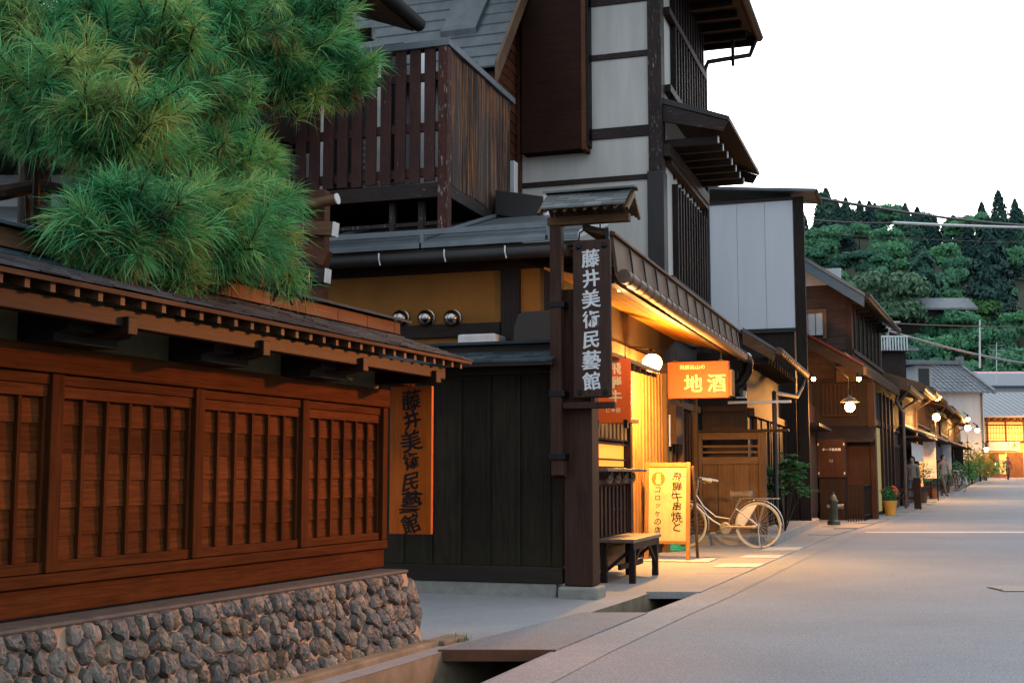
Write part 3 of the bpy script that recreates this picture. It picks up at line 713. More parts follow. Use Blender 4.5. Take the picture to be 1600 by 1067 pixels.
for a in (6.45, 7.6, 8.8):
    mb = MB(); mb.box(FB, a-.06, a+.06, NW+.001, NW+.09, 0, 2.41); mb.build('front_post', M['mid'], sh, .006)
for a0_, a1_ in ((6.53,7.52),(7.68,8.72)):
    mb = MB(); mb.box(FB, a0_, a1_, NW+.004, NW+.02, .4, 1.95); mb.build('glass_door', M['glass'], sh)
    mb = MB(); mb.box(FB, a0_, a1_, NW+.021, NW+.045, .12, .395)
    for q_ in range(5): x_ = a0_+(a1_-a0_-.04)*q_/4; mb.box(FB, x_, x_+.04, NW+.021, NW+.04, .4, 1.95)
    mb.build('door_frame', M['post'], sh)
mb = MB(); mb.box(FB, 6.7, 7.2, NW+.022, NW+.16, 1.45, 2.0); mb.build('wall_cabinet', M['post'], sh, .008)
mb = MB(); mb.box(FB, 6.53, 6.62, NW+.091, NW+.098, 1.42, 1.85); mb.build('notice', M['whitepaint'], sh)
mb = MB(); mb.box(FB, 6.55, 7.0, NW+.022, NW+.03, 1.0, 1.36); mb.build('poster', M['yellowleaf'], sh)
# bay counter with lattice and price tablets
NB = -.1; B0, B1 = 1.32, 3.02
mb = MB(); mb.box(FB, B0, B1, NW+.01, NB-.06, .2, 2.05); mb.build('bay_wall', M['dark'], sh)
mb = MB(); a = B0+.1
while a < B1-.05: mb.box(FB, a, a+.07, NB-.055, NB-.012, .42, .92); a += .165
for z in (.42,.66,.9): mb.box(FB, B0, B1, NB-.058, NB-.03, z, z+.03)
mb.build('bay_lattice', M['post'], sh, .003)
mb = MB(); mb.box(FB, B0, B1, NB-.06, NB+.02, .3, .415); mb.box(FB, B0, B1, NB-.06, NB+.02, .935, .985); mb.box(FB, B1-.1, B1, NB-.05, NB+.025, .42, 2.05); mb.build('bay_frame', M['post'], sh, .004)
mb = MB(); mb.box(FB, B0-.02, B1+.05, NB-.05, NB+.17, 1.065, 1.095); mb.build('counter', M['benchtop'], sh, .005)
mb = MB()
for k in range(4):                                # carved cloud brackets under the counter
    a = B1-.15-k*.34; c = FB.pt(a, NB+.07, 1.03); d = Vector((*FB.d,0)); nn = Vector((*FB.n,0))
    for s, r in ((0,.045),(.09,.036)):
        pts = [c+d*(s*-1+r*(1-t*.05)*math.cos(t))+nn*.02*0+Vector((0,0,-.02-s*.25+r*(1-t*.05)*math.sin(t))) for t in [i*.5 for i in range(12)]]
        mb.tube(pts, .0105, 6)
    mb.tube([c+d*.05+Vector((0,0,-.03)), c-d*.03+Vector((0,0,-.075)), c-d*.12+Vector((0,0,-.07)), c-d*.2+Vector((0,0,-.04))], .011, 6, .005)
mb.build('cloud_carving', M['benchtop'], sh)
mb = MB(); mb.box(FB, B0+.02, B1-.12, NB-.058, NB-.05, 1.12, 1.36); mb.build('lit_window', M['interior'], sh)
mb = MB(); mb.box(FB, B0+.02, B1-.12, NB-.058, NB-.05, 1.39, 1.95); mb.build('window_back', M['mid'], sh)
mb = MB()
for z in (1.18, 1.34, 1.385): mb.box(FB, B0, B1-.1, NB-.049, NB+.0, z, z+.018)
mb.build('window_rails', M['dark_h'], sh)
mb = MB(); a = B0+.2
while a < B1-.25: mb.box(FB, a, a+.085, NB+.002, NB+.012, 1.40, 1.56); a += .17
mb.build('price_tablets', M['pale'], sh)
mb = MB(); mb.box(FB, B0-.1, B1-.0, NB+.03, NB+.1, 1.585, 1.63); mb.build('tablet_rail', M['pale_h'], sh, .004)
mb = MB(); mb.prism(FB, [(NW,2.33),(NW,2.37),(.22,2.17),(.22,2.13)], B0-.2, B1+.1); mb.build('bay_roof', M['pale_h'], sh, .004)
mb = MB()
for k in range(7): mb.prism(FB, [(NW,2.27),(NW,2.325),(.2,2.125),(.2,2.08)], B0+.05+k*.27, B0+.09+k*.27)
mb.build('bay_rafters', M['mid_h'], sh)
# globe lamp
ga, gz_ = FB.az(1019, 567, -.12); gp_ = FB.pt(ga-.5, -.16, 2.44); gp_ = P(1019, 567, FB.pt(ga, -.12, 0).y)
mb = MB(); mb.ball(gp_, .118, 20, 12, .92)
gl = tag(mb.build('globe_lamp', M['globe'], None, smooth=True, loc=gp_), 'round glowing white globe lamp under the shop eave', 'lamp')
ga_, gn_ = FB.an(gp_)
mb = MB(); mb.tube([gp_+Vector((0,0,.105)), gp_+Vector((0,0,.17)), FB.pt(ga_, NW+.02, gp_.z+.2)], .012, 6); mb.lathe(gp_+Vector((0,0,.1)), [(.05,0),(.05,.04),(.02,.06)], 12); mb.build('lamp_arm', M['iron'], gl)
lamp_light(gp_+Vector((*FB.n,0))*.17+Vector((0,0,-.32)), 430, (1,.48,.1), .11)
# small bare bulb beside the hanging board
bp = P(968, 452, FB.pt(.55,.4,0).y)
mb = MB(); mb.ball(bp, .022, 10, 6); bl = tag(mb.build('bare_bulb', M['lamp_glass'], None, loc=bp), 'tiny bare bulb shining beside the hanging kanji board', 'lamp')
mb = MB(); mb.tube([bp+Vector((0,0,.02)), bp+Vector((0,0,.26))], .008, 6); mb.build('bulb_holder', M['iron'], bl)
lamp_light(bp+Vector((*FB.n,0))*.08+Vector((0,0,-.16)), 14, (1,.47,.2), .03)
# red board and orange sake sign
rn1, rz1 = FB.nz(985,560,1.22); rn0, rz0 = FB.nz(934,661,1.22)
rb = thing('red_board', FB.pt(1.22,(rn0+rn1)/2,rz0), 'red-orange shop board with cream lettering half hidden by the dark hanging board', 'sign')
rn0 -= .08
mb = MB(); mb.box(FB, 1.205, 1.24, rn0, rn1, rz0, rz1); mb.build('board', M['red'], rb, .004)
nn_, zz_ = FB.nz(964,577,1.2); glyphs('飛騨牛', .125, FB.pt(1.2042, nn_-.02, zz_+.01), rt, up, .03, .1, True, 1.08, .0015).build('lettering', M['cream_ink'], rb)
nn_, zz_ = FB.nz(953,641,1.2); glyphs('じゅ房', .05, FB.pt(1.2042, nn_-.02, zz_), rt, up, .02, .1, False, 1.0, .0015).build('small_lettering', M['cream_ink'], rb)
mb = MB()
for n in (rn0+.08, rn1-.05): mb.box(FB, 1.2, 1.245, n-.02, n+.02, rz0-.05, rz0+.03); mb.tube([FB.pt(1.22,n,rz1), FB.pt(1.22,n,rz1+.12)], .006, 6)
mb.build('hooks', M['iron'], rb)
SA = 6.15
on0, oz1 = FB.nz(1043,566,SA); on1, oz0 = FB.nz(1139,621,SA)
ob = thing('sake_sign', FB.pt(SA,(on0+on1)/2,oz0), 'orange box sign with big cream kanji for local sake hanging under the shop eave', 'sign')
mb = MB(); mb.box(FB, SA, SA+.12, on0, on1, oz0, oz1); mb.build('board', M['orange'], ob, .006)
hw = (on1-on0)
glyphs('地酒', .255, FB.pt(SA-.001, on0+hw*.42, oz0+.2), rt, up, .022, .05, False, 1.22, .002).build('lettering', M['cream_ink'], ob)
glyphs('飛騨高山の', .066, FB.pt(SA-.001, on0+hw*.24, oz1-.075), rt, up, .012, .05, False, 1.05, .002).build('small_lettering', M['cream_ink'], ob)
mb = MB()
for n in (on0+.1, on1-.1): mb.tube([FB.pt(SA+.05,n,oz1), FB.pt(SA+.05,n,oz1+.16)], .01, 6); mb.box(FB, SA-.006, SA+.126, n-.025, n+.025, oz1-.01, oz1+.02)
mb.build('hangers', M['iron'], ob)
mb = MB(); mb.box(FB, SA-.05, SA+.2, on1+.005, on1+.05, oz0+.02, oz1-.12); mb.build('side_frame', M['mid'], ob)
# hanging lantern and awning bar beyond the sign
lp = P(1152, 606, FB.pt(8.6,.2,0).y); hl = thing('iron_lantern', lp, 'small dark iron lantern hanging beside the orange sake sign', 'lantern')
mb = MB(); mb.lathe(lp, [(.02,-.12),(.07,-.1),(.08,.06),(.075,.065)], 6); mb.build('body', M['glass'], hl)
mb = MB(); mb.lathe(lp, [(.12,.066),(.05,.12),(.02,.15),(.01,.25)], 6); mb.lathe(lp, [(.085,-.13),(.085,-.115)], 6)
for k in range(6): q = k*math.pi/3; mb.tube([lp+Vector((.08*math.cos(q),.08*math.sin(q),-.12)), lp+Vector((.082*math.cos(q),.082*math.sin(q),.066))], .006, 5)
mb.build('cage', M['iron'], hl)

# ------------------------------------------------------------------ bench, easel sign, mat
bn = thing('wooden_bench', FB.pt(2.05,.12,0), 'old dark wooden bench with a worn grey top beside the gutter hole', 'bench')
mb = MB()
for k in range(3): mb.box(FB, 1.42, 2.72, -.07+k*.122, .045+k*.122, .385, .42)
mb.build('seat', M['benchtop'], bn, .005)
for a, n in ((1.52,-.03),(1.52,.25),(2.58,-.03),(2.58,.25)):
    mb = MB(); mb.box(FB, a-.03, a+.03, n-.03, n+.03, 0, .384); mb.build('leg', M['dark'], bn, .004)
mb = MB(); mb.box(FB, 1.45, 2.66, -.06, -.035, .32, .383); mb.box(FB, 1.45, 2.66, .255, .28, .32, .383); mb.build('apron', M['dark_h'], bn, .003)
mb = MB(); mb.box(FB, 1.551, 2.549, .1,.13,.12,.17)
mb.beam(FB.pt(1.56,-.03,.1), FB.pt(1.56,.25,.34), .025,.03); mb.beam(FB.pt(2.55,-.03,.1), FB.pt(2.55,.25,.34), .025,.03)
mb.beam(FB.pt(1.56,.25,.16), FB.pt(1.9,.25,.36), .03,.03); mb.beam(FB.pt(2.54,.25,.16), FB.pt(2.2,.25,.36), .03,.03); mb.build('stretcher', M['dark_h'], bn)

ez = 4.75; en0, t1 = FB.nz(1005,722,ez); en1, _ = FB.nz(1076,722,ez); tz = FB.nz(1040,722,ez+.12)[1]
eb = thing('easel_sign', FB.pt(ez,(en0+en1)/2,0), 'standing easel sign of pale wood with black brush lettering and a red round seal', 'easel sign')
def tilt(n, z, off=0): return FB.pt(ez+z*.11-off, n, z)
def tbox(mb, n0, n1, z0, z1, t0, t1):
    mb.hexa([tilt(n0,z0,t0), tilt(n0,z0,t1), tilt(n1,z0,t1), tilt(n1,z0,t0), tilt(n0,z1,t0), tilt(n0,z1,t1), tilt(n1,z1,t1), tilt(n1,z1,t0)])
mb = MB(); tbox(mb, en0+.045, en1-.045, .235, tz-.06, -.008, .008); mb.build('panel', M['easel'], eb)
mb = MB(); tbox(mb, en0, en0+.05, 0, tz, -.018, .02); tbox(mb, en1-.05, en1, 0, tz, -.018, .02); tbox(mb, en0+.051, en1-.051, tz-.06, tz-.005, -.018, .018); tbox(mb, en0+.051, en1-.051, .2, .24, -.018, .018); mb.build('frame', M['pale'], eb, .004)
for n in (en0+.02, en1+.02):
    mb = MB(); mb.beam(FB.pt(ez+.42, n, 0), FB.pt(ez+tz*.11+.02, n, tz-.05), .05, .03, (*FB.n,0)); mb.build('rear_leg', M['mid'], eb)
eu = (tilt(0,1)-tilt(0,0)).normalized(); w_ = en1-en0
mb = glyphs('飛騨牛串焼と', .118, tilt(en1-.165, tz-.175, .0085), rt, eu, .012, .35, True, 1.03, .0012)
mb2 = glyphs('コロッケの店', .092, tilt(en0+.16, tz-.335, .0085), rt, eu, .008, .3, True, 1.06, .0012); mb.add(mb2.v, mb2.f); mb.build('lettering', M['ink'], eb)
cc = tilt(en0+.165, tz-.2, .0085); mb = MB(); mb.lathe(cc, [(.083,0),(.083,.002)], 28, rt.cross(eu)); mb.build('seal', M['red'], eb)
glyphs('名物', .066, tilt(en0+.165, tz-.17, .0105), rt, eu, .01, .2, True, 1.0, .001).build('seal_lettering', M['cream_ink'], eb)
mc = G(1015,858); mb = MB()
for k in range(14):
    pts = [mc+Vector((random.gauss(0,.02)+math.cos(q)*(.42-.02*k)*(1+.1*math.sin(3*q+k)), math.sin(q)*(.55-.03*k), .012+.006*k+.01*math.sin(4*q+k))) for q in [i*.33 for i in range(20)]]
    mb.tube(pts, .012, 6)
tag(mb.build('garden_hose', M['green_hose'], None, smooth=True, loc=mc), 'coiled green garden hose lying on the paving behind the easel sign', 'hose')
bpy.data.objects['garden_hose'].location.x += .12
mb = MB(); mb.prismn(FB, [(ez-.2,.004),(ez-.2,.014),(ez+.45,.014),(ez+.45,.004)], en0-.5, en1+.25); tag(mb.build('paving_slab', M['slab']), 'pale rectangular paving slab under the easel sign', 'paving slab')

# ------------------------------------------------------------------ bicycle (side on, front wheel to the left)
ba = 7.55; r_ = .325
bk = thing('bicycle', FB.pt(ba,.1,0), 'silver-white city bicycle with basket and mudguards parked outside the shop', 'bicycle')
def bp3(x, z, y=0): return FB.pt(ba+.10+y, .68-x, z)      # x forward from the rear hub
axv = (*FB.d, 0)
for x in (0, 1.05):
    c = bp3(x, r_)
    FRONT = x > .5
    mb = MB(); mb.torus(c, r_-.014, .014, axv, 44, 8); w = mb.build('wheel', M['cream'], bk, smooth=True)
    mb = MB(); mb.torus(c, r_-.034, .008, axv, 44, 6); mb.build('rim', M['silver'], w, smooth=True)
    mb = MB()
    for k in range(28):
        q = k*2*math.pi/28; q2 = q+(.5 if k % 2 else -.5)
        mb.tube([bp3(x+.02*math.cos(q2), r_+.02*math.sin(q2), .02*(1 if k%2 else -1)), bp3(x+(r_-.05)*math.cos(q), r_+(r_-.05)*math.sin(q))], .0022, 4)
    mb.build('spokes', M['silver'], w)
    mb = MB(); mb.lathe(bp3(x, r_, -.045), [(.012,0),(.028,.01),(.02,.02),(.02,.07),(.028,.08),(.012,.09)], 12, axv); mb.build('hub', M['silver'], w)
    mb = MB()
    for s0 in (-.03, .03): pass
    arc = [(math.cos(q)*(r_+.025), math.sin(q)*(r_+.025)) for q in [R(d) for d in range(-5 if x else 15, 186 if not x else 125, 8)]]
    if x: arc = [(math.cos(R(d))*(r_+.025), math.sin(R(d))*(r_+.025)) for d in range(20, 206, 8)]
    else: arc = [(math.cos(R(d))*(r_+.025), math.sin(R(d))*(r_+.025)) for d in range(15, 206, 8)]
    vs = []; 
    for u_, v_ in arc: vs += [bp3(x+u_, r_+v_, -.027), bp3(x+u_*1.02, r_+v_*1.02, 0), bp3(x+u_, r_+v_, .027)]
    mb.add(vs, [(i*3+j, i*3+j+1, i*3+j+4, i*3+j+3) for i in range(len(arc)-1) for j in (0,1)])
    g_ = mb.build('mudguard', M['silver'], bk, smooth=True); sm = g_.modifiers.new('thick','SOLIDIFY'); sm.thickness = .003
hd_t, hd_b = (.86,.83), (.915,.61)
fr_ = MB()
def ft(pts, r): fr_.tube([bp3(*p) for p in pts], r, 8)
ft([hd_t, hd_b], .016)
bb = (.46,.28); stt = (.235,.73)
ft([(.91,.64),(.81,.52),(.64,.38),bb], .0145); ft([(.88,.75),(.77,.58),(.6,.44),(.405,.41)], .0115)
ft([bb, (.255,.68)], .0135)
for s in (-.05,.05):
    ft([(0,r_,s),(bb[0]-.04,bb[1],s*.6),bb], .01); ft([(0,r_,s),(.31,.555,s*.4)], .009)
    ft([(1.05,r_,s),(.99,.46,s),(.925,.6,s*.8)], .011)
fr_.build('frame', M['silver'], bk, smooth=True)
mb = MB(); mb.tube([bp3(.255,.66), bp3(*stt)], .013, 8); mb.build('seat_post', M['silver'], bk)
mb = MB()
for k in range(10):
    pass
prof = [(.15,.022),(.08,.035),(-.02,.06),(-.11,.105),(-.15,.1),(-.17,.06)]; vs = []
for u_, hw_ in prof: vs += [bp3(stt[0]+u_, stt[1]+.0, -hw_*.85), bp3(stt[0]+u_, stt[1]+.03, -hw_), bp3(stt[0]+u_, stt[1]+.085+(.02 if u_ < -.08 else 0), 0), bp3(stt[0]+u_, stt[1]+.03, hw_), bp3(stt[0]+u_, stt[1]+.0, hw_*.85), bp3(stt[0]+u_, stt[1]-.035-(.06 if u_ < -.05 else 0), 0)]
mb.add(vs, [(i*6+j, i*6+(j+1)%6, (i+1)*6+(j+1)%6, (i+1)*6+j) for i in range(5) for j in range(6)]+[tuple(range(6)), tuple(range(30,36))])
sd = mb.build('saddle', M['seatm'], bk, smooth=True); ss = sd.modifiers.new('sub','SUBSURF'); ss.levels = ss.render_levels = 2
mb = MB()
mb.tube([bp3(.86,.82), bp3(.845,.9), bp3(.85,.965)], .012, 8)
for s in (-1,1): mb.tube([bp3(.85,.96), bp3(.88,.985,s*.1), bp3(.84,.995,s*.2), bp3(.68,.96,s*.27)], .011, 8); 
mb.build('handlebar', M['silver'], bk, smooth=True)
for s in (-1,1):
    mb = MB(); mb.tube([bp3(.74,.974,s*.245), bp3(.6,.943,s*.285)], .017, 8); mb.build('grip', M['cream'], bk, smooth=True)
    mb = MB(); mb.tube([bp3(.85,.985,s*.14), bp3(.78,.945,s*.22), bp3(.70,.91,s*.25)], .006, 6); mb.build('brake_lever', M['silver'], bk)
mb = MB(); z0, z1 = .62, .86
for k in range(9):
    f = k/8; mb.tube([bp3(1.0+.2*f, z0, -.11), bp3(1.0+.27*f, z1, -.15)], .003, 4); mb.tube([bp3(1.0+.2*f, z0, .11), bp3(1.0+.27*f, z1, .15)], .003, 4)
    mb.tube([bp3(1.02, z0, -.11+.22*f), bp3(1.0, z1, -.15+.3*f)], .003, 4); mb.tube([bp3(1.22, z0, -.11+.22*f), bp3(1.27, z1, -.15+.3*f)], .003, 4)
for f in (0,.25,.5,.75,1):
    z = z0+(z1-z0)*f; a_, b_, h_ = 1.02-.02*f, 1.22+.05*f, .11+.04*f
    mb.tube([bp3(a_,z,-h_),bp3(b_,z,-h_),bp3(b_,z,h_),bp3(a_,z,h_),bp3(a_,z,-h_)], .004, 4)
mb.add([bp3(1.02,z0,-.11),bp3(1.22,z0,-.11),bp3(1.22,z0,.11),bp3(1.02,z0,.11)], [(0,1,2,3)])
mb.add([bp3(1.015,z0,-.112),bp3(1.225,z0,-.112),bp3(1.27,z1-.02,-.15),bp3(1.0,z1-.02,-.15)], [(0,1,2,3)])
mb.build('basket', M['seatm'], bk)
mb = MB()
for s in (-.06,0,.06): mb.tube([bp3(.2,.70,s), bp3(-.3,.70,s)], .006, 6)
for x in (.19,.0,-.15,-.3): mb.tube([bp3(x,.70,-.065), bp3(x,.70,.065)], .006, 6)
for s in (-.06,.06): mb.tube([bp3(0,r_,s), bp3(-.12,.70,s)], .005, 6); mb.tube([bp3(.2,.70,s), bp3(.3,.66,s*.4)], .006, 6)
mb.build('rear_rack', M['silver'], bk)
mb = MB(); mb.lathe(bp3(*bb,-.055), [(.075,0),(.085,.004),(.085,.01),(.075,.013)], 24, axv); mb.tube([bp3(bb[0],bb[1],-.06), bp3(bb[0]+.15,bb[1]-.07,-.065)], .008, 6); mb.tube([bp3(bb[0],bb[1],.06), bp3(bb[0]-.15,bb[1]+.07,.065)], .008, 6)
mb.box(FB, ba+.10-.15, ba+.10-.06, .68-.66, .68-.58, .2, .225); mb.build('crankset', M['silver'], bk)
mb = MB(); mb.add([bp3(-.0,r_+.3,-.03),bp3(.15,r_+.26,-.03),bp3(.27,r_+.14,-.03),bp3(.3,r_+.02,-.03),bp3(.2,r_-.02,-.03),bp3(.12,r_+.1,-.03)], [(0,1,2,3,4,5)]); cg = mb.build('skirt_guard', M['tin'], bk); sm = cg.modifiers.new('thick','SOLIDIFY'); sm.thickness = .003
mb = MB(); mb.box(FB, ba+.10-.066, ba+.10-.05, .68-.44, .68-.02, .285, .318); mb.build('chain_case', M['silver'], bk, .006)
mb = MB(); mb.tube([bp3(0,r_,-.05), bp3(-.03,.02,-.1)], .009, 6); mb.tube([bp3(-.03,.012,-.1), bp3(-.03,.012,.06)], .009, 6); mb.build('kickstand', M['silver'], bk)

# ------------------------------------------------------------------ wooden side gate, step, plants
sg = 8.95; n0, zt = FB.nz(1086,674,sg); n1, _ = FB.nz(1196,674,sg)
mb = MB(); mb.box(FB, 8.35, 16.5, -3, .82, -.2, .14); struct(mb.build('step_slab', M['concrete'], None, .015))
wg = thing('wooden_screen', FB.pt(sg,(n0+n1)/2,.14), 'brown wooden screen fence with an open slot near its top behind the bicycle', 'screen fence')
for n in (n0, n1-.11):
    mb = MB(); mb.box(FB, sg-.06, sg+.05, n, n+.11, .14, zt-.02); mb.build('post', M['mid'], wg, .006)
mb = MB(); mb.box(FB, sg-.1, sg+.12, n0-.1, n1+.35, zt-.018, zt+.02); mb.build('cap_board', M['beam'], wg, .004)
mb = MB(); mb.box(FB, sg-.05, sg+.03, n0+.111, n1-.111, zt-.13, zt-.02); za = FB.nz(1140,718,sg)[1]; mb.box(FB, sg-.05, sg+.03, n0+.111, n1-.111, za-.07, za+.04); mb.build('rail', M['mid_h'], wg, .004)
mb = MB(); n = n0+.112
while n < n1-.12: mb.box(FB, sg-.02, sg+.015, n, min(n+.238, n1-.112)-.004, .16, za-.071); n += .24
mb.build('boards', M['mid'], wg, .003)
mb = MB()
for k in range(2): mb.box(FB, sg+.0, sg+.02, n0+.112, n1-.112, za+.1+k*.09, za+.13+k*.09)
mb.build('slot_bars', M['mid_h'], wg)
def leafy(mb, c, r, n, size, squash=1.0):
    for _ in range(n):
        d = Vector((random.gauss(0,1), random.gauss(0,1), random.gauss(0,1)*squash)).normalized()*r*random.random()**.4
        p = c+Vector((d.x, d.y, d.z)); t = Vector((random.gauss(0,1),random.gauss(0,1),random.gauss(0,.6))).normalized(); u = t.cross(Vector((random.gauss(0,1),random.gauss(0,1),random.gauss(0,1)))).normalized()
        s = size*random.uniform(.7,1.3)
        mb.add([p-t*s, p+u*s*.3, p+t*s, p-u*s*.3], [(0,1,2,3)])
def potted(name, loc, h, r, n, leaf, mat, label, potmat, cat='plant', potr=.13, poth=.22, flower=None, group=None):
    t = thing(name, loc, label, cat, group); c = Vector(loc)
    mb = MB(); mb.lathe(c, [(potr*.7,0),(potr,poth),(potr*1.06,poth),(potr*1.06,poth+.02),(potr*.9,poth+.02),(potr*.85,poth-.02)], 18); mb.build('pot', potmat, t, smooth=True)
    mb = MB()
    for k in range(5): mb.tube([c+Vector((0,0,poth-.02)), c+Vector((random.gauss(0,r*.3),random.gauss(0,r*.3),poth+h*.5)), c+Vector((random.gauss(0,r*.6),random.gauss(0,r*.6),poth+h))], .008, 5, .003)
    mb.build('stems', M['bark'], t)
    mb = MB(); leafy(mb, c+Vector((0,0,poth+h*.75)), r, n, leaf); mb.build('foliage', mat, t)
    if flower:
        mb = MB()
        for k in range(flower):
            d = Vector((random.gauss(0,1),random.gauss(0,1),abs(random.gauss(0,1)))).normalized()*r*.95; mb.ball(c+Vector((0,0,poth+h*.75))+d, .035, 7, 5)
        mb.build('flowers', M['petal'], t)
    return t
pa = FB.pt(9.3, .95, .0)
pl = thing('leafy_shrub', FB.pt(10.2,.78,.14), 'slender evergreen shrub with whorled glossy leaves behind the bicycle', 'shrub')
c0 = FB.pt(10.2,.78,.14); mb = MB(); stems = []
for k in range(16):
    top = c0+Vector((random.gauss(.02,.15), random.gauss(0,.12), random.uniform(.6,1.15))); stems.append(top); mb.tube([c0, c0+(top-c0)*.5+Vector((0,0,.1)), top], .011, 6, .005)
mb.build('stems', M['bark'], pl); mb = MB()
for s in stems:
    for q in range(5):
        cc_ = s+Vector((random.gauss(0,.07),random.gauss(0,.07),random.gauss(-.05,.08)))
        for k in range(13):
            a_ = k*2*math.pi/13+random.random()*.3; d = Vector((math.cos(a_), math.sin(a_), random.uniform(-.25,.5))).normalized(); u = Vector((-math.sin(a_), math.cos(a_), 0))
            L_ = random.uniform(.09,.15); mb.add([cc_, cc_+d*L_*.5+u*.026, cc_+d*L_+Vector((0,0,-.02)), cc_+d*L_*.5-u*.026], [(0,1,2,3)])
mb.build('foliage', M['shrub'], pl)
# ------------------------------------------------------------------ three-storey townhouse behind the shop
T0 = 6.06; TN = -.32
TE = FB.az(1098, 300, TN)[0]
th = thing('townhouse', FB.pt(T0+1,-2,0), 'tall cream plaster townhouse with exposed dark timbers and pent roof above the shop', 'house')
mb = MB(); mb.box(FB, T0, T0+.14, -7, -.49, 0, 9.9); mb.build('gable_wall', M['cream'], th)
for (ya, yb) in ((8,-6),(93,84),(217,200),(284,276)):
    z0 = FB.nz(960,ya,T0)[1]; z1 = FB.nz(960,yb,T0)[1]; mb = MB(); mb.box(FB, T0-.025, T0-.001, -7, -.491, z0, z1); mb.build('wall_timber', M['timber'], th, .004)
zc = FB.nz(1020,268,T0)[1]
mb = MB(); mb.box(FB, T0-.04, T0+.2, -.49, -.30, zc, 9.9); mb.build('corner_post', M['timber_v'], th, .006)
mb = MB(); mb.box(FB, T0-.055, T0+.21, -.51, -.285, 3.05, zc-.003); mb.build('post_cladding', M['gutter'], th, .006)
mb = MB(); mb.box(FB, T0+.21, TE, TN-.2, TN, 3.05, 9.9); mb.build('front_wall', M['cream'], th)
mb = MB(); mb.box(FB, TE-.12, TE, TN-5, TN+.05, 3.05, 9.9); mb.build('far_corner', M['dark'], th)
zp = FB.az(1060,290,TN)[1]
mb = MB()
za, zb = FB.az(1048,100,TN)[1], 9.8
ax, _ = FB.az(1050,300,TN); 
for z0, z1 in ((3.3, FB.az(1060,300,TN)[1]), (FB.az(1046,150,TN)[1]-.1, 9.3)):
    mb.box(FB, ax, TE-.13, TN+.001, TN+.05, z0, z1)
    a = ax
    while a < TE-.15: mb.box(FB, a, a+.05, TN+.051, TN+.085, z0, z1); a += .22
mb.build('shutter_boards', M['dark'], th)
mb = MB()
for z in (FB.az(1048,45,TN)[1], FB.az(1048,160,TN)[1], FB.az(1050,272,TN)[1], FB.az(1050,405,TN)[1]-.4): mb.box(FB, T0+.21, TE, TN+.002, TN+.1, z, z+.1)
a = ax+.1
while a < TE: mb.box(FB, a, a+.045, TN+.001, TN+.03, zp, zp+.55); a += .32
mb.build('front_timber', M['dark_h'], th)
# pent roof
po0, pz0 = FB.nz(1140,186,T0+.05); pzw = FB.nz(1036,157,T0+.05)[1]
pe = FB.az(1187,274,po0)[0]
mb = MB(); mb.prism(FB, [(TN-.0,pzw-.05),(TN-.0,pzw+.03),(po0,pz0+.03),(po0,pz0-.03)], T0, pe); mb.build('pent_roof', M['gutter'], th)
mb = MB(); mb.prism(FB, [(TN,pzw-.30),(TN,pzw-.055),(po0-.03,pz0-.035),(po0-.10,pz0-.16)], T0+.02, T0+.07); mb.build('pent_barge', M['timber'], th); mb = MB(); mb.prism(FB, [(TN,pzw-.30),(TN,pzw-.055),(po0-.03,pz0-.035),(po0-.10,pz0-.16)], pe-.07, pe-.02); mb.build('pent_barge', M['timber'], th)
mb = MB(); a = T0+.25
while a < pe-.1: mb.box(FB, a, a+.07, TN+.002, po0-.2, pz0-.26, pz0-.16); a += .42
mb.build('pent_rafters', M['dark_h'], th)
mb = MB(); a = T0+.25
while a < pe-.1: mb.box(FB, a+.005, a+.065, po0-.199, po0-.185, pz0-.255, pz0-.165); a += .42
mb.build('rafter_caps', M['tin'], th)
mb = MB(); mb.box(FB, T0, pe, TN-.02, TN+.12, pz0-.45, pz0-.28); mb.build('pent_beam', M['dark_h'], th)
# upper eave
UE = TE+.5; un, uz = FB.nz(1184,70,UE)
mb = MB(); mb.prism(FB, [(TN-2.5,uz+1.5),(TN-2.5,uz+1.65),(un,uz+.22),(un,uz+.12)], T0-1.2, UE); mb.build('upper_roof', M['gutter'], th)
mb = MB(); a = T0-1
while a < UE: mb.box(FB, a, a+.08, TN, un-.15, uz+.0, uz+.1); a += .5
mb.box(FB, UE-.06, UE+.0, TN-1, un-.05, uz-.02, uz+.12); mb.build('upper_rafters', M['dark_h'], th)
mb = MB(); mb.box(FB, T0-1.2, UE, TN+.0, un-.04, uz+.1, uz+.118); mb.build('upper_soffit', M['dark_h'], th)
mb = MB(); mb.tube([FB.pt(T0-1.2,un+.02,uz+.14), FB.pt(UE+.02,un+.02,uz+.12)], .075, 10); mb.build('upper_gutter', M['gutter'], th, smooth=True)
dp = TE+.02
mb = MB(); mb.tube([FB.pt(UE-.1,un,uz+.1), FB.pt(UE-.1,un-.12,uz-.2), FB.pt(dp,TN+.12,FB.nz(1100,98,dp)[1]), FB.pt(dp,TN+.06,FB.nz(1100,110,dp)[1]), FB.pt(dp,TN+.06,3.6)], .042, 8)
mb.tube([FB.pt(UE-.3,TN+.5,uz+.1), FB.pt(UE-.3,TN+.5,uz-.42)], .03, 8); mb.build('drainpipe', M['iron'], th, smooth=True)
# brown cladding box and small wall pieces
b0, bz = FB.nz(815,240,T0-.25); b1, _ = FB.nz(909,238,T0-.25)
mb = MB(); z = bz
while z < 9.8: mb.prismn(FB, [(T0-.25,z),(T0-.2485,z+.138),(T0-.002,z+.138),(T0-.002,z)], b0, b1); z += .139
mb.build('cladding', M['brownbox'], th)
mb = MB(); mb.box(FB, T0-.262, T0-.002, b1+.002, b1+.06, bz-.02, 9.8); mb.build('cladding_edge', M['redclap'], th)
mb = MB(); mb.box(FB, T0-.2, T0-.002, b1+.062, b1+.085, bz+.05, 9.8); mb.build('flashing', M['iron'], th)

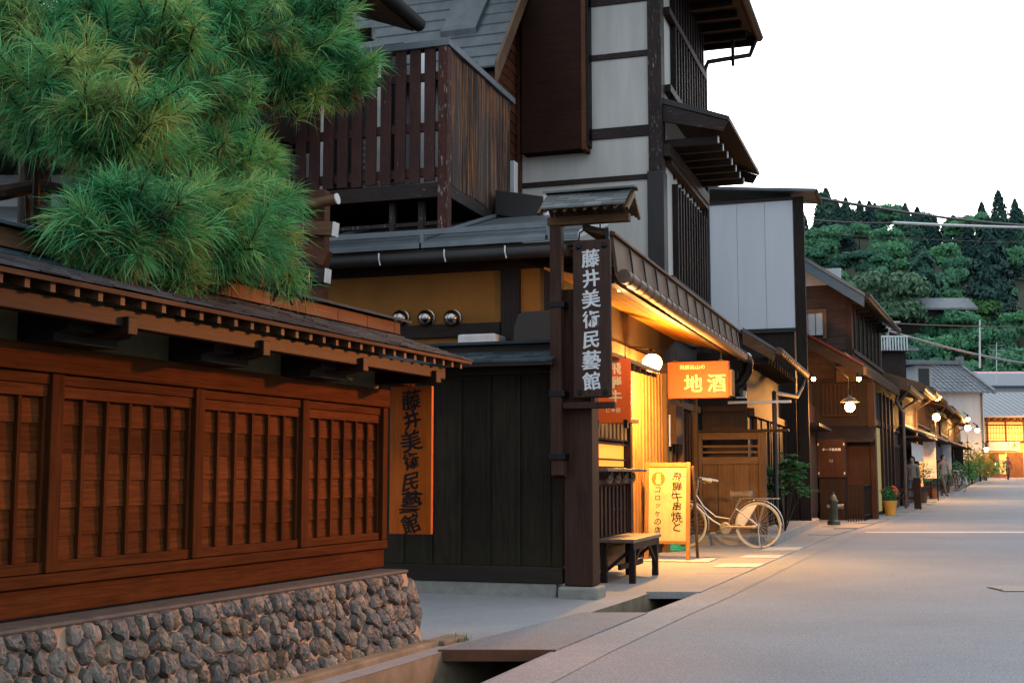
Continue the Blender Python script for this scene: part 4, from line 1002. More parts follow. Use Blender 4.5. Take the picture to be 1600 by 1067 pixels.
# ------------------------------------------------------------------ annex with slate roof and balcony
NA = -2.36
an_ = thing('annex_house', FB.pt(5,-4,3), 'red-brown timber annex with a slate roof and a slatted weathered balcony above the shop roof', 'house')
mb = MB(); z = 3.3
EA = 4.4
nv, zv = FB.nz(779,104,EA); a2, z2 = FB.az(818,0,nv); pt_ = max(.5, min((z2-zv)/(a2-EA), 1.6))
while z < 9:
    ast = max(4.15, EA+.35+(z+.145-zv)/pt_)
    if ast < T0-.1: mb.prism(FB, [(NA-.03,z),(NA+.012,z),(NA,z+.145),(NA-.03,z+.145)], ast, T0-.03)
    z += .145
mb.build('clapboard_wall', M['redclap'], an_)
mb = MB(); mb.box(FB, 4.9, 5.0, -9, NA-.031, 3.2, 6.3); mb.build('rear_wall', M['greywall'], an_)
mb = MB(); mb.box(FB, T0-.12, T0-.03, NA+.013, NA+.06, 3.3, 7.6); mb.build('corner_board', M['redclap'], an_)
EA = 4.4
nv, zv = FB.nz(779,104,EA); a2, z2 = FB.az(818,0,nv); pt_ = (z2-zv)/(a2-EA)
pt_ = max(.5, min(pt_, 1.6))
mb = MB()
for k in range(14):
    s = .27; c_ = 1/math.hypot(1,pt_); a0 = EA+k*s*c_; z0 = zv+k*s*c_*pt_
    n = -9.0+random.uniform(0,.4)
    while n < nv-.03:
        n1 = min(n+random.uniform(1.5,2.4), nv-.03); da = s*c_*1.06
        mb.prismn(FB, [(a0,z0),(a0-.006,z0+.022),(a0+da,z0+da*pt_+.004),(a0+da,z0+da*pt_-.02)], n, n1-.006); n = n1
mb.build('slate_roof', M['slate'], an_)
n0, _ = FB.nz(690,28,EA+.6); n1, _ = FB.nz(746,28,EA+.6); k = .55
mb = MB(); mb.prismn(FB, [(EA+k,zv+k*pt_),(EA+k-.02,zv+k*pt_+.1),(EA+k+1.2,zv+(k+1.2)*pt_+.1),(EA+k+1.2,zv+(k+1.2)*pt_)], n0, n1); mb.build('roof_hatch', M['slate'], an_, .01)
mb = MB(); dz = -.16
mb.prismn(FB, [(EA-.06,zv-.06+dz),(EA-.06,zv+.05),(EA+3,zv+.05+3.06*pt_),(EA+3,zv-.06+3.06*pt_+dz)], nv-.03, nv+.012); mb.build('verge_board', M['fascia'], an_)
mb = MB(); mb.prismn(FB, [(EA+.1,zv-.06),(EA+.1,zv-.02),(EA+3,zv+2.9*pt_-.02),(EA+3,zv+2.9*pt_-.06)], -9, nv-.031); mb.build('roof_deck', M['dark_h'], an_)
n0, z1 = FB.nz(795,255,4.1); n1, z0 = FB.nz(810,302,4.1)
mb = MB(); mb.box(FB, 4.0, 4.14, n0-.35, n1-.02, z0-.3, z1); mb.build('window_panel', M['tin'], an_, .004)
n0, z1 = FB.nz(776,298,3.3); n1, z0 = FB.nz(850,350,3.3)
mb = MB(); mb.hexa([FB.pt(3.25,n0,z0+.14),FB.pt(3.6,n0,z0+.14),FB.pt(3.6,n1,z0),FB.pt(3.25,n1,z0),FB.pt(3.25,n0,z1),FB.pt(3.6,n0,z1),FB.pt(3.6,n1,z1-.12),FB.pt(3.25,n1,z1-.12)]); mb.build('duct_cover', M['gutter'], an_, .006)
mb = MB(); mb.box(FB, 3.27, 3.6, n1+.002, n1+.035, z0, z1-.11); mb.box(FB, 3.2, 3.62, n0, n1+.06, z0-.05, z0-.01); mb.build('duct_edge', M['tin'], an_)
# balcony
BA, BN = 1.83, -1.83
bl_ = MB(); bl_.box(FB, BA-.02, BA+.12, BN-.07, BN+.04, 3.62, 5.63); bal = bl_.build('balcony_post', M['peel'], an_, .006)
zb0, zb1 = FB.nz(600,284,BA)[1], FB.nz(600,62,BA)[1]
mb = MB(); n = BN-.17
railing = MB(); railing.box(FB, BA+.032, BA+.075, -5.2, BN-.072, 5.28, 5.37); railing.box(FB, BA+.032, BA+.075, -5.2, BN-.072, 4.72, 4.82); railing.box(FB, BA+.032, BA+.075, -5.2, BN-.072, 4.22, 4.32)
rl = railing.build('balcony_rail', M['slat'], an_, .004)
n = BN-.115
while n > -5.1:
    s_ = MB(); zt_ = random.uniform(-.01,.01); s_.box(FB, BA+.005, BA+.03, n-.125, n, 4.16+zt_, zb1-.10); s_.build('slat', M['slat'], rl, .003); n -= .172
mb = MB(); mb.box(FB, BA-.03, BA+.14, -5.2, BN+.06, 5.632, 5.71); mb.box(FB, BA+.141, 4.1, BN-.1, BN+.06, 5.632, 5.71); mb.build('balcony_cap', M['metalroof'], an_, .006)
mb = MB(); mb.box(FB, BA-.01, BA+.13, -5.2, BN-.071, 3.98, 4.14); mb.box(FB, BA+.13, 3.8, BN-.08, BN+.03, 3.99, 4.13); mb.build('balcony_beam', M['timber'], an_, .006)
mb = MB(); a = BA+.13
while a < 3.95:
    b = min(a+.098, 4.0); mb.box(FB, a, b-.006, BN-.02, BN+.02+random.uniform(-.008,.008), 4.14, 5.63); a = b
mb.build('balcony_boarding', M['clad'], an_, .002)
mb = MB(); mb.box(FB, BA+.15, 4.88, -5.2, BN-.1, 4.0, 4.08); mb.build('balcony_floor', M['dark_h'], an_)
mb = MB()
for x in (615, 660):
    n, _ = FB.nz(x,330,BA+.2); mb.box(FB, BA+.15, BA+.22, n-.03, n+.03, 3.5, 3.98)
mb.box(FB, BA+.17, BA+.2, -3.2, -1.9, 3.72, 3.76); mb.build('under_posts', M['timber_v'], an_)
mb = MB(); q = P(600,300,FB.pt(BA+.1,-2.4,0).y); mb.tube([q+Vector((-.05,0,.12)), q+Vector((-.02,0,0)), q+Vector((.06,0,-.06)), q+Vector((.14,0,-.05)), q+Vector((.18,0,.0))], .02, 8); mb.build('pipe_loop', M['seatm'], an_, smooth=True)
for (xa, xb, ya, yb, mat, dep) in ((470,500,150,300,'whitepaint',3.7),(575,598,100,285,'whitepaint',4.1),(645,662,70,290,'tin',4.3),(600,628,70,280,'glass',4.4),(505,560,110,300,'gutter',4.2)):
    n0, z1 = FB.nz(xa,ya,dep); n1, z0 = FB.nz(xb,yb,dep); mb = MB(); mb.box(FB, dep, dep+.12, n0, n1, max(z0,4.1), z1); mb.build('window_shutter' if mat != 'glass' else 'window_pane', M[mat], an_, .004)
mb = MB(); n0, _ = FB.nz(570,100,4.15); n1, _ = FB.nz(610,100,4.15)
for k in range(14): mb.box(FB, 4.13, 4.16, n0, n1, 4.3+k*.085, 4.34+k*.085)
mb.build('vent_louvre', M['tin'], an_)
# the corner eave top left
c_o, c_z = FB.nz(650,44,BA+.9); aa = BA+.9
lr = thing('corner_eave_house', FB.pt(1.2,-6,3), 'dark house corner with a deep gutter and white-tipped rafters above the pine', 'house')
mb = MB(); mb.box(FB, 1.0, aa-.5, -9, c_o-1.1, 4.7, 6.2); mb.build('wall', M['dark'], lr)
mb = MB(); mb.prism(FB, [(c_o,c_z+.02),(c_o,c_z+.09),(c_o-3.5,c_z+1.5),(c_o-3.5,c_z+1.4)], -3, aa); mb.build('roof', M['metalroof'], lr)
mb = MB(); mb.prism(FB, [(c_o-.02,c_z-.05),(c_o-.02,c_z+.018),(c_o-2.0,c_z+.78),(c_o-2.0,c_z+.70)], -3, aa-.02); mb.build('soffit', M['mid_h'], lr)
mb = MB(); mb.tube([FB.pt(-3,c_o+.03,c_z+.04), FB.pt(aa+.02,c_o+.03,c_z+.04)], .085, 12); mb.build('gutter', M['gutter'], lr, smooth=True)
a = -.6
while a < aa-.1:
    mb = MB(); mb.box(FB, a, a+.07, c_o-1.2, c_o-.42, c_z-.2, c_z-.06); rf_ = mb.build('rafter', M['dark_h'], lr)
    mb = MB(); mb.box(FB, a+.004, a+.066, c_o-.419, c_o-.40, c_z-.195, c_z-.065); mb.build('rafter_tip', M['whitepaint'], rf_); a += .5
# timber gateway stub behind the fence, left of the shop
tg = thing('timber_gateway', P(500,440,11.6)*1.0, 'reddish timber gate frame with white painted beam ends peeking out beside the pine', 'gateway')
pg = P(500,560,11.6); GY = Fr((pg.x, pg.y), .33)
def gzv(x,y): return GY.nz(x,y,0)
mb = MB(); n0,z1 = gzv(487,300); n1,z0 = gzv(510,430); mb.box(GY, -.06, .06, n0, n1, 0, z1); mb.build('post', M['redclap'], tg, .006)
for (x0,y0,x1,y1,hh,mt) in ((300,350,530,362,.13,'mid_h'),(380,352,520,408,.15,'redclap'),(400,432,518,434,.13,'dark_h')):
    na, zA = gzv(x0,y0); nb_, zB = gzv(x1,y1); mb = MB(); mb.beam(GY.pt(-.1,na,zA), GY.pt(-.1,nb_,zB), .1, hh); mb.build('cross_beam', M[mt], tg, .005)
    if mt != 'redclap':
        d = (GY.pt(-.1,nb_,zB)-GY.pt(-.1,na,zA)).normalized(); mb = MB(); mb.beam(GY.pt(-.1,nb_,zB)+d*.002, GY.pt(-.1,nb_,zB)+d*.02, .101, hh+.002); mb.build('beam_end', M['whitepaint'], tg)
na, zA = gzv(420,345); nb_, zB = gzv(541,318); mb = MB(); mb.tube([GY.pt(-.2,na,zA), GY.pt(-.2,nb_,zB)], .05, 12); lg = mb.build('log_beam', M['mid_h'], tg, smooth=True)
d = (GY.pt(-.2,nb_,zB)-GY.pt(-.2,na,zA)).normalized(); mb = MB(); mb.tube([GY.pt(-.2,nb_,zB)+d*.001, GY.pt(-.2,nb_,zB)+d*.012], .053, 12); mb.build('log_end', M['whitepaint'], tg)
# house in the garden, behind the pine
gh = thing('garden_house', (-6.5,15,0), 'pale-walled house with a grey roof glimpsed through the pine branches', 'house')
mb = MB(); mb.box(W, 15, 20, -12, -3.2, 0, 5.9); mb.build('wall', M['greywall'], gh)
mb = MB(); mb.box(W, 14.6, 14.95, -12, -3.2, 0, 3.9); mb.build('lower_wall', M['dark'], gh)
mb = MB(); mb.prismn(W, [(14.0,5.8),(14.0,5.92),(18,7.9),(22,5.92),(22,5.8),(18,7.75)], -12.5, -2.8); mb.build('roof', M['tile'], gh)
mb = MB(); mb.prismn(W, [(13.6,3.7),(13.6,3.8),(14.98,4.3),(14.98,4.2)], -12.5, -2.8); mb.build('lower_roof', M['tile'], gh)

# ------------------------------------------------------------------ single-storey neighbour and the white-panelled house
n1h = thing('low_neighbour', FB.pt(11,-1,0), 'low dark house with a copper gutter and sliding doors between the screen and white-panelled house', 'house')
HN = .58; HA0, HA1 = 9.75, 14.9
mb = MB(); mb.box(FB, HA0, HA0+.1, -3, HN-.3, 0, 3.0); mb.box(FB, HA0+.1, HA1, HN-.5, HN-.3, 0, 3.0); mb.build('wall', M['dark'], n1h)
po, pz = FB.nz(1214,549,HA0-.5); pwz = FB.nz(1160,517,HA0-.5)[1]; pwn = FB.nz(1160,517,HA0-.5)[0]
pend = FB.az(1258,588,po)[0]
mb = MB(); mb.prism(FB, [(pwn,pwz),(pwn,pwz+.06),(po,pz+.04),(po,pz)], HA0-.5, pend); mb.build('roof', M['metalroof'], n1h)
mb = MB(); mb.prism(FB, [(pwn,pwz-.2),(pwn,pwz-.003),(po-.02,pz-.003),(po-.06,pz-.14)], HA0-.5, HA0-.45); mb.build('barge_board', M['mid_h'], n1h)
a = HA0-.3
while a < pend: mb = MB(); mb.box(FB, a, a+.06, pwn, po-.15, pz-.17, pz-.07); mb.build('rafter', M['dark_h'], n1h); a += .4
mb = MB(); mb.tube([FB.pt(HA0-.52,po+.03,pz+.01), FB.pt(pend,po+.03,pz)], .06, 10)
a = HA0-.4
while a < pend: mb.torus(FB.pt(a,po+.03,pz+.005), .061, .006, (*FB.d,0), 12, 4); a += .3
mb.build('gutter', M['copper'], n1h, smooth=True)
a1 = pend-.1; zt = FB.az(1250,605,po)[1]; pa_ = FB.az(1213,640,.75)[0]
mb = MB(); mb.tube([FB.pt(a1,po,pz-.03), FB.pt(a1-.1,po-.05,pz-.25), FB.pt(a1-1.2,.78,pz-.5), FB.pt(pa_,.72,pz-.62), FB.pt(pa_,.72,pz-.8), FB.pt(pa_,.72,.3), FB.pt(pa_,.8,.2)], .038, 10); mb.build('drainpipe', M['gutter'], n1h, smooth=True)
mb = MB()
for k in range(6): mb.box(FB, HA0+.7+k*.68, HA0+1.36+k*.68, HN-.29, HN-.26+.02*(k%2), .15, 1.95)
mb.build('sliding_doors', M['dark'], n1h, .004)
mb = MB(); mb.box(FB, HA0+.1, HA1, HN-.298, HN-.2, 1.97, 2.1)
for a in (HA0+.64, 12.1, HA1-.1): mb.box(FB, a-.05, a+.05, HN-.298, HN-.22, .14, 1.96)
mb.build('door_frame', M['post'], n1h, .004)
y_ = P(1190,628,FB.pt(HA0-.3,0,0).y); n0,zA = FB.nz(1138,629,HA0-.45); nb_,_ = FB.nz(1236,629,HA0-.45)
mb = MB(); mb.box(FB, HA0-.5, HA0-.42, n0, nb_, zA-.02, zA+.02); mb.build('awning_bar', M['tin'], n1h)
n0,zA = FB.nz(1150,611,HA0-.05); nb_,zB = FB.nz(1166,622,HA0-.05); mb = MB(); mb.box(FB, HA0-.08, HA0-.005, n0, nb_, zB, zA); mb.build('wall_light', M['tin'], n1h)
mb = MB(); mb.box(FB, HA0-.04, HA0-.001, -2.9, HN-.31, 2.05, 2.13); mb.box(FB, HA0-.04, HA0-.001, -.3, .25, .9, 1.8); mb.build('panel', M['post'], n1h)

WA = 15.0; wN = .60
wh = thing('white_panel_house', FB.pt(WA+2,-1,0), 'dark timber house with one large white panelled upper side wall under a flat tin roof', 'house')
wn0, wz1 = FB.nz(1108,322,WA); wn1, wz0 = FB.nz(1243,512,WA)
mb = MB(); k0 = wn0
for i in range(3): mb.box(FB, WA-.03, WA, wn0+(wn1-wn0)*i/3+.006, wn0+(wn1-wn0)*(i+1)/3, wz0, wz1)
mb.build('white_panel', M['white'], wh)
mb = MB(); mb.box(FB, WA+.001, WA+.9, -6, wN-.05, 0, wz1+.1); mb.box(FB, WA+.9, WA+4.2, -6, wN-.05, 0, 3.1); mb.build('wall', M['dark'], wh)
mb = MB(); mb.box(FB, WA-.05, WA+.06, wn1+.01, wn1+.22, 0, wz1+.06); mb.box(FB, WA-.05, WA+.02, wn0-.16, wn0-.005, wz0-1, wz1+.06); mb.build('corner_post', M['dark'], wh, .006)
mb = MB(); mb.box(FB, WA-.06, WA+.0, wn0-.2, wn1+.01, wz0-.09, wz0-.01); mb.box(FB, WA-.06, WA+.0, wn0-.2, wn1+.01, wz1+.005, wz1+.06); mb.build('panel_trim', M['gutter'], wh)
mb = MB(); WL = WA+1.0; mb.hexa([FB.pt(WA-.25,-6,wz1+.75),FB.pt(WL,-6,wz1+.75),FB.pt(WL,wN+.45,wz1+.10),FB.pt(WA-.25,wN+.45,wz1+.10),FB.pt(WA-.25,-6,wz1+.81),FB.pt(WL,-6,wz1+.81),FB.pt(WL,wN+.45,wz1+.16),FB.pt(WA-.25,wN+.45,wz1+.16)]); mb.build('roof', M['metalroof'], wh)
mb = MB(); mb.tube([FB.pt(WA-.2,wN+.46,wz1+.12), FB.pt(WL,wN+.46,wz1+.11)], .045, 8); mb.build('gutter', M['gutter'], wh)
mb = MB(); mb.box(FB, WA+.1, WA+4.2, wN-.05, wN-.02, 0, 2.6); mb.build('street_boards', M['post'], wh)
n0,zA = FB.nz(1224,660,WA-2); 
mb = MB(); mb.box(FB, WA+.6, WA+1.7, wN-.019, wN+.02, .2, 2.0); mb.box(FB, WA+2.0, WA+3.9, wN-.019, wN+.02, .2, 1.7); mb.build('door', M['dark'], wh)
mb = MB(); mb.box(FB, WA+.5, WA+4.2, wN-.02, wN+.35, 2.02, 2.08); mb.build('door_canopy', M['gutter'], wh)

# ------------------------------------------------------------------ second white-curtained wooden house with red roof (end of the near row)
R2 = 3.6                                         # depth along the far-row frame
red = thing('red_roof_house', FS.pt(R2+3,-3,0), 'two-storey brown clapboard house with a red metal lower roof beside the dark cabinet', 'house')
un_, uz_ = FS.nz(1328,470,R2+.4)
UA1 = FS.az(1392,480,un_+.35)[0]
mb = MB(); z = 3.2
zr = FS.nz(1330,470,R2+.4)[1]
while z < 5.6: mb.prismn(FS, [(R2+.4,z),(R2+.41,z+.16),(R2+.5,z+.16),(R2+.5,z)], -7, un_-.1); z += .162
mb.build('upper_gable', M['brownwall'], red)
mb = MB(); mb.box(FS, R2+.5, R2+7.4, un_-.2, un_, 2.6, 5.5); mb.build('upper_front', M['brownwall'], red)
mb = MB(); mb.box(FS, R2+.38, R2+.52, un_-.1, un_+.02, 2.6, 5.5)
for k in range(7): mb.box(FS, R2+1+k*.9, R2+1.08+k*.9, un_+.002, un_+.04, 4.0, 5.2)
mb.box(FS, R2+.53, R2+7.4, un_+.002, un_+.05, 5.2, 5.3); mb.box(FS, R2+.53, R2+7.4, un_+.002, un_+.05, 3.95, 4.05); mb.build('upper_frame', M['post'], red)
mb = MB(); mb.box(FS, R2+.9, R2+7.2, un_+.001, un_+.008, 4.06, 5.19); mb.build('upper_glass', M['glass'], red)
n0,zA = FS.nz(1255,490,R2+.35); nb_,zB = FS.nz(1286,523,R2+.35); mb = MB(); mb.box(FS, R2+.36, R2+.4, n0-.6, nb_, zB, zA); wi = mb.build('curtained_window', M['tin'], red)
mb = MB(); mb.box(FS, R2+.33, R2+.39, nb_+.002, nb_+.09, zB-.1, zA+.09); mb.box(FS, R2+.33, R2+.39, n0-.7, nb_, zA+.002, zA+.09)
for k in range(4): mb.box(FS, R2+.345, R2+.358, nb_-.18*(k+1), nb_-.18*(k+1)+.015, zB, zA)
mb.build('frame', M['mid'], wi)
# upper roof, gable towards the viewer
g1n, g1z = FS.nz(1352,462,R2-.2); g0n, g0z = FS.nz(1252,402,R2-.2); rp = (g0z-g1z)/(g1n-g0n)
rid = g0n-1.2; rz_ = g0z+1.2*rp
mb = MB(); mb.prism(FS, [(g1n,g1z-.02),(g1n,g1z+.06),(rid,rz_+.06),(rid,rz_-.04)], R2-.25, R2+7.8)
mb.prism(FS, [(2*rid-g1n,g1z-.02),(2*rid-g1n,g1z+.06),(rid-.001,rz_+.06),(rid-.001,rz_-.04)][::-1], R2-.25, R2+7.8); mb.build('upper_roof', M['tile'], red)
mb = MB(); mb.prism(FS, [(g1n-.04,g1z-.26),(g1n-.02,g1z-.025),(rid,rz_-.045),(rid,rz_-.28)], R2-.22, R2-.16); mb.build('upper_barge', M['blue'], red)
for k in range(9):
    mb = MB(); mb.box(FS, R2+.1+k*.8, R2+.2+k*.8, un_, g1n-.15, g1z-.14, g1z-.03); mb.build('upper_rafter', M['dark_h'], red)
mb = MB(); mb.tube([FS.pt(R2-.2,g1n+.05,g1z+.0), FS.pt(R2+7.8,g1n+.05,g1z)], .07, 8); mb.build('upper_gutter', M['gutter'], red)
mb = MB(); mb.box(FS, R2+.402, R2+.5, -7, un_-.2, 5.6, 6.0); mb.build('gable_plaster', M['whitewash'], red)
# lower roof
l1n, l1z = FS.nz(1350,572,R2-1.0); l0n, l0z = FS.nz(1256,521,R2-1.0); le = FS.az(1402,586,l1n)[0]
mb = MB(); mb.prism(FS, [(l1n,l1z-.0),(l1n,l1z+.05),(l0n-.6,l0z+.05+.6*(l0z-l1z)/(l1n-l0n)),(l0n-.6,l0z+.6*(l0z-l1z)/(l1n-l0n))], R2-1, le); mb.build('lower_roof', M['redroof'], red)
mb = MB(); mb.prism(FS, [(l1n-.04,l1z-.2),(l1n-.02,l1z-.004),(l0n-.6,l0z-.004+.6*.45),(l0n-.6,l0z-.28+.6*.45)], R2-.98, R2-.9); mb.build('lower_barge', M['dark_h'], red)
mb = MB(); mb.prism(FS, [(l1n-.06,l1z-.12),(l1n-.06,l1z-.06),(un_,l1z+.35),(un_,l1z+.29)], R2-.88, le); mb.build('lower_soffit', M['pale_h'], red)
mb = MB(); mb.box(FS, R2-1, le, l1n-.02, l1n+.03, l1z-.2, l1z-.01)
a = R2-1
while a < le: mb.box(FS, a, a+.03, l1n+.031, l1n+.05, l1z-.2, l1z); a += .16
mb.build('eave_strip', M['copper'], red)
w0, _ = FS.nz(1276,700,R2+.2); w1, _ = FS.nz(1366,700,R2+.2)
mb = MB(); mb.box(FS, R2+.25, R2+.4, -6, w1-.0, .0, 3.3); mb.build('lower_side', M['dark'], red)
mb = MB(); mb.box(FS, R2+.4, R2+7.4, w1-.45, w1-.3, 0, 3.2); mb.build('lower_front', M['dark'], red)
mb = MB(); mb.box(FS, R2+.55, R2+4.4, w1-.299, w1-.27, .1, 2.25); mb.build('plaster_panel', M['creamlit'], red)
mb = MB(); mb.box(FS, R2+.2, R2+.5, w1-.12, w1+.03, 0, 3.2)
for k in range(1,5): mb.box(FS, R2+3.2+k*1.0, R2+3.32+k*1.0, w1-.269, w1-.2, 0, 3.2)
mb.box(FS, R2+.5, R2+7.4, w1-.299, w1-.24, 2.3, 2.45); mb.build('lower_frame', M['post'], red)
n0,zA = FS.nz(1322,695,R2+.2); nb_,zB = FS.nz(1364,815,R2+.2); mb = MB(); mb.box(FS, R2+.2, R2+.248, n0, nb_, 0, zA); mb.build('side_door', M['post'], red, .005)
n0,zA = FS.nz(1306,572,R2+.2); nb_,zB = FS.nz(1338,596,R2+.2); mb = MB(); mb.box(FS, R2+.2, R2+.248, n0, nb_, zB, zA); mb.build('name_plate', M['mid_h'], red, .005)
n0,zA = FS.nz(1276,668,R2-.3); nb_,zB = FS.nz(1366,690,R2-.3)
mb = MB(); mb.prismn(FS, [(R2-.4,zB),(R2-.4,zB+.04),(R2+.248,zA+.05),(R2+.248,zA)], n0, nb_); mb.build('side_canopy', M['dark_h'], red)
mb = MB(); n0,zA = FS.nz(1284,600,R2+.2); nb_,zB = FS.nz(1340,650,R2+.2); mb.box(FS, R2+.21, R2+.248, n0, nb_, zB, zA); mb.build('lattice_panel', M['dark'], red)
mb = MB()
for k in range(9): x_ = n0+(nb_-n0-.04)*k/8; mb.box(FS, R2+.18, R2+.209, x_, x_+.04, zB, zA)
for k in range(3): z_ = zB+(zA-zB-.04)*k/2; mb.box(FS, R2+.165, R2+.179, n0, nb_, z_, z_+.04)
mb.build('lattice_bars', M['post'], red)
mb = MB(); q = FS.pt(R2+5.4, w1+.12, 0); mb.tube([FS.pt(le,l1n,l1z-.1), FS.pt(le,l1n-.05,l1z-.35), FS.pt(le-.2,w1+.1,l1z-.7), FS.pt(le-.2,w1+.1,.1)], .05, 8); mb.build('drainpipe', M['copper'], red, smooth=True)
# cabinet, hydrant, railing
n0,zA = FS.nz(1276,686,R2-.55); nb_,zB = FS.nz(1322,746,R2-.55)
cb = thing('hose_cabinet', FS.pt(R2-.4,(n0+nb_)/2,0), 'dark brown fire hose cabinet with small white lettering under the red roof', 'cabinet')
mb = MB(); mb.box(FS, R2-.55, R2-.2, n0, nb_, zB, zA); mb.build('box', M['post'], cb, .01)
mb = MB(); mb.box(FS, R2-.5, R2-.22, n0+.03, nb_-.03, 0, zB-.002); mb.build('stand', M['dark'], cb)
mb = MB(); 
for n in (n0+.03, nb_-.03):
    for z in (zA-.12, zB+.1): mb.box(FS, R2-.558, R2-.551, n-.015, n+.015, z-.03, z+.03)
mb.build('hinges', M['tin'], cb)
rs = Vector((*FS.n,0)); zz_ = FS.nz(1296,702,R2-.55)[1]; dd = (nb_-n0)
gb = glyphs('ホース格納箱', dd*.105, FS.pt(R2-.553, n0+dd*.24, zz_), rs, up, .03, 0, False, 1.05, .002); g2 = glyphs('!!', dd*.13, FS.pt(R2-.553, n0+dd*.45, zz_-.26), rs, up, .02, 0, False, .6, .002); gb.add(g2.v, g2.f); gb.build('lettering', M['chalk'], cb)
hp = G(1303,816,.08); hy = thing('fire_hydrant', hp, 'grey-green fire hydrant standing in front of the dark hose cabinet', 'hydrant')
mb = MB(); mb.lathe(hp, [(.13,-.05),(.13,.03),(.085,.05),(.08,.38),(.095,.4),(.095,.44),(.07,.47),(.05,.54),(.025,.56),(.025,.61)], 14); mb.build('barrel', plain('hydrant_paint', (.05,.075,.065), .5, var=.4), hy, smooth=True)
mb = MB(); mb.lathe(hp+Vector((.07,0,.32)), [(.045,0),(.045,.1),(.055,.1),(.055,.13)], 12, (1,-.2,0)); mb.build('outlet', M['stonebase'], hy); mb = MB(); mb.lathe(hp+Vector((-.07,0,.32)), [(.035,0),(.035,.06)], 12, (-1,.2,0)); mb.build('outlet', M['stonebase'], hy)
r0 = FS.nz(1325,815,R2-1.2)[0]; r1 = FS.nz(1352,815,R2-1.2)[0]; rzt = FS.nz(1338,757,R2-1.2)[1]
rg = thing('iron_railing', FS.pt(R2-1,(r0+r1)/2,0), 'short black iron railing beside the hydrant', 'railing')
mb = MB(); mb.box(FS, R2-1.23, R2-1.2, r0, r1, rzt-.03, rzt); mb.box(FS, R2-1.23, R2-1.2, r0, r1, .12, .15); mb.box(FS, R2-1.2, R2+.15, r1-.03, r1, rzt-.03, rzt); mb.box(FS, R2-1.2, R2+.15, r1-.03, r1, .12, .15); mb.build('rails', M['iron'], rg)
mb = MB()
for k in range(7): n = r0+(r1-r0-.03)*k/6; mb.box(FS, R2-1.225, R2-1.205, n, n+.025, .0, rzt-.031)
for k in range(1,8): a = R2-1.2+1.3*k/8; mb.box(FS, a, a+.02, r1-.026, r1-.006, .0, rzt-.031)
mb.build('bars', M['iron'], rg)
# ------------------------------------------------------------------ the far row of townhouses
def FZ(a): return gz(FS.o[1]+a*FS.d[1])
def machiya(name, a0, a1, eave, wn, label, wallm, roofm, verge, pent=None, lit=None, noren=None, upper=None, cat='house'):
    h = thing(name, FS.pt((a0+a1)/2, -3, FZ(a0)), label, cat, 'townhouses along the far row'); b = FZ(a0)
    mb = MB(); mb.box(FS, a0+.05, a1-.05, -8, wn, b-.6, b+eave+.3); mb.build('wall', wallm, h)
    on = wn+.75; sl = .34
    mb = MB(); n = on; k = 0
    mb.prism(FS, [(on,b+eave-.02),(on,b+eave+.08),(wn-3.2,b+eave+.08+(on-wn+3.2)*sl),(wn-7,b+eave-.3),(wn-7,b+eave-.4),(wn-3.2,b+eave-.06+(on-wn+3.2)*sl)], a0-.1, a1+.1); mb.build('roof', roofm, h)
    mb = MB()
    mb.prism(FS, [(on+.02,b+eave-.16),(on+.02,b+eave+.12),(wn-3.2,b+eave+.12+(on-wn+3.2)*sl),(wn-3.2,b+eave-.2+(on-wn+3.2)*sl)], a0-.18, a0-.102)
    mb.box(FS, a0-.1, a1+.1, on-.02, on+.03, b+eave-.14, b+eave-.021); mb.build('verge_board', verge, h)
    mb = MB(); a = a0+.1
    while a < a1: mb.prism(FS, [(wn,b+eave-.14+.5*sl),(wn,b+eave-.03+.7*sl),(on-.05,b+eave-.022),(on-.05,b+eave-.12)], a, a+.08); a += .45
    mb.build('rafters', M['mid_h'], h)
    mb = MB(); mb.tube([FS.pt(a0-.15,on+.05,b+eave-.02), FS.pt(a1+.1,on+.05,b+eave-.04)], .06, 8); mb.tube([FS.pt(a0+.1,on+.05,b+eave-.06), FS.pt(a0+.1,on-.2,b+eave-.4), FS.pt(a0+.1,wn+.08,b+eave-.7), FS.pt(a0+.1,wn+.08,b+.1)], .04, 8); mb.build('gutter', M['copper'], h, smooth=True)
    mb = MB(); a = a0+.2
    for z0, z1 in ((.5,1.9),)+(((eave-1.15,eave-.25),) if eave > 3.4 else ()):
        a = a0+.2
        while a < a1-.2: mb.box(FS, a, a+.045, wn+.002, wn+.06, b+z0, b+z1); a += .13
        mb.box(FS, a0+.1, a1-.1, wn+.002, wn+.07, b+z0-.08, b+z0-.002); mb.box(FS, a0+.1, a1-.1, wn+.002, wn+.07, b+z1+.002, b+z1+.1)
    mb.build('lattice', M['post'], h)
    if pent:
        mb = MB(); mb.prism(FS, [(wn,b+pent+.32),(wn,b+pent+.38),(wn+.8,b+pent+.06),(wn+.8,b+pent)], a0, a1); mb.build('lower_roof', roofm, h)
        mb = MB(); a = a0+.1
        while a < a1: mb.box(FS, a, a+.06, wn+.071, wn+.72, b+pent-.05, b+pent+.005); a += .4
        mb.build('lower_rafters', M['mid_h'], h)
    if lit:
        mb = MB(); mb.box(FS, a0+lit[0], a0+lit[1], wn+.072, wn+.08, b+lit[2], b+lit[3]); mb.build('lit_window', M['glow_wall'], h)
    if noren:
        mb = MB(); w = (a1-a0-.8)/5
        for k in range(5): mb.box(FS, a0+.4+k*w, a0+.4+(k+1)*w-.02, wn+.3, wn+.31, b+1.5, b+2.1)
        mb.build('shop_curtain', noren, h)
    return h
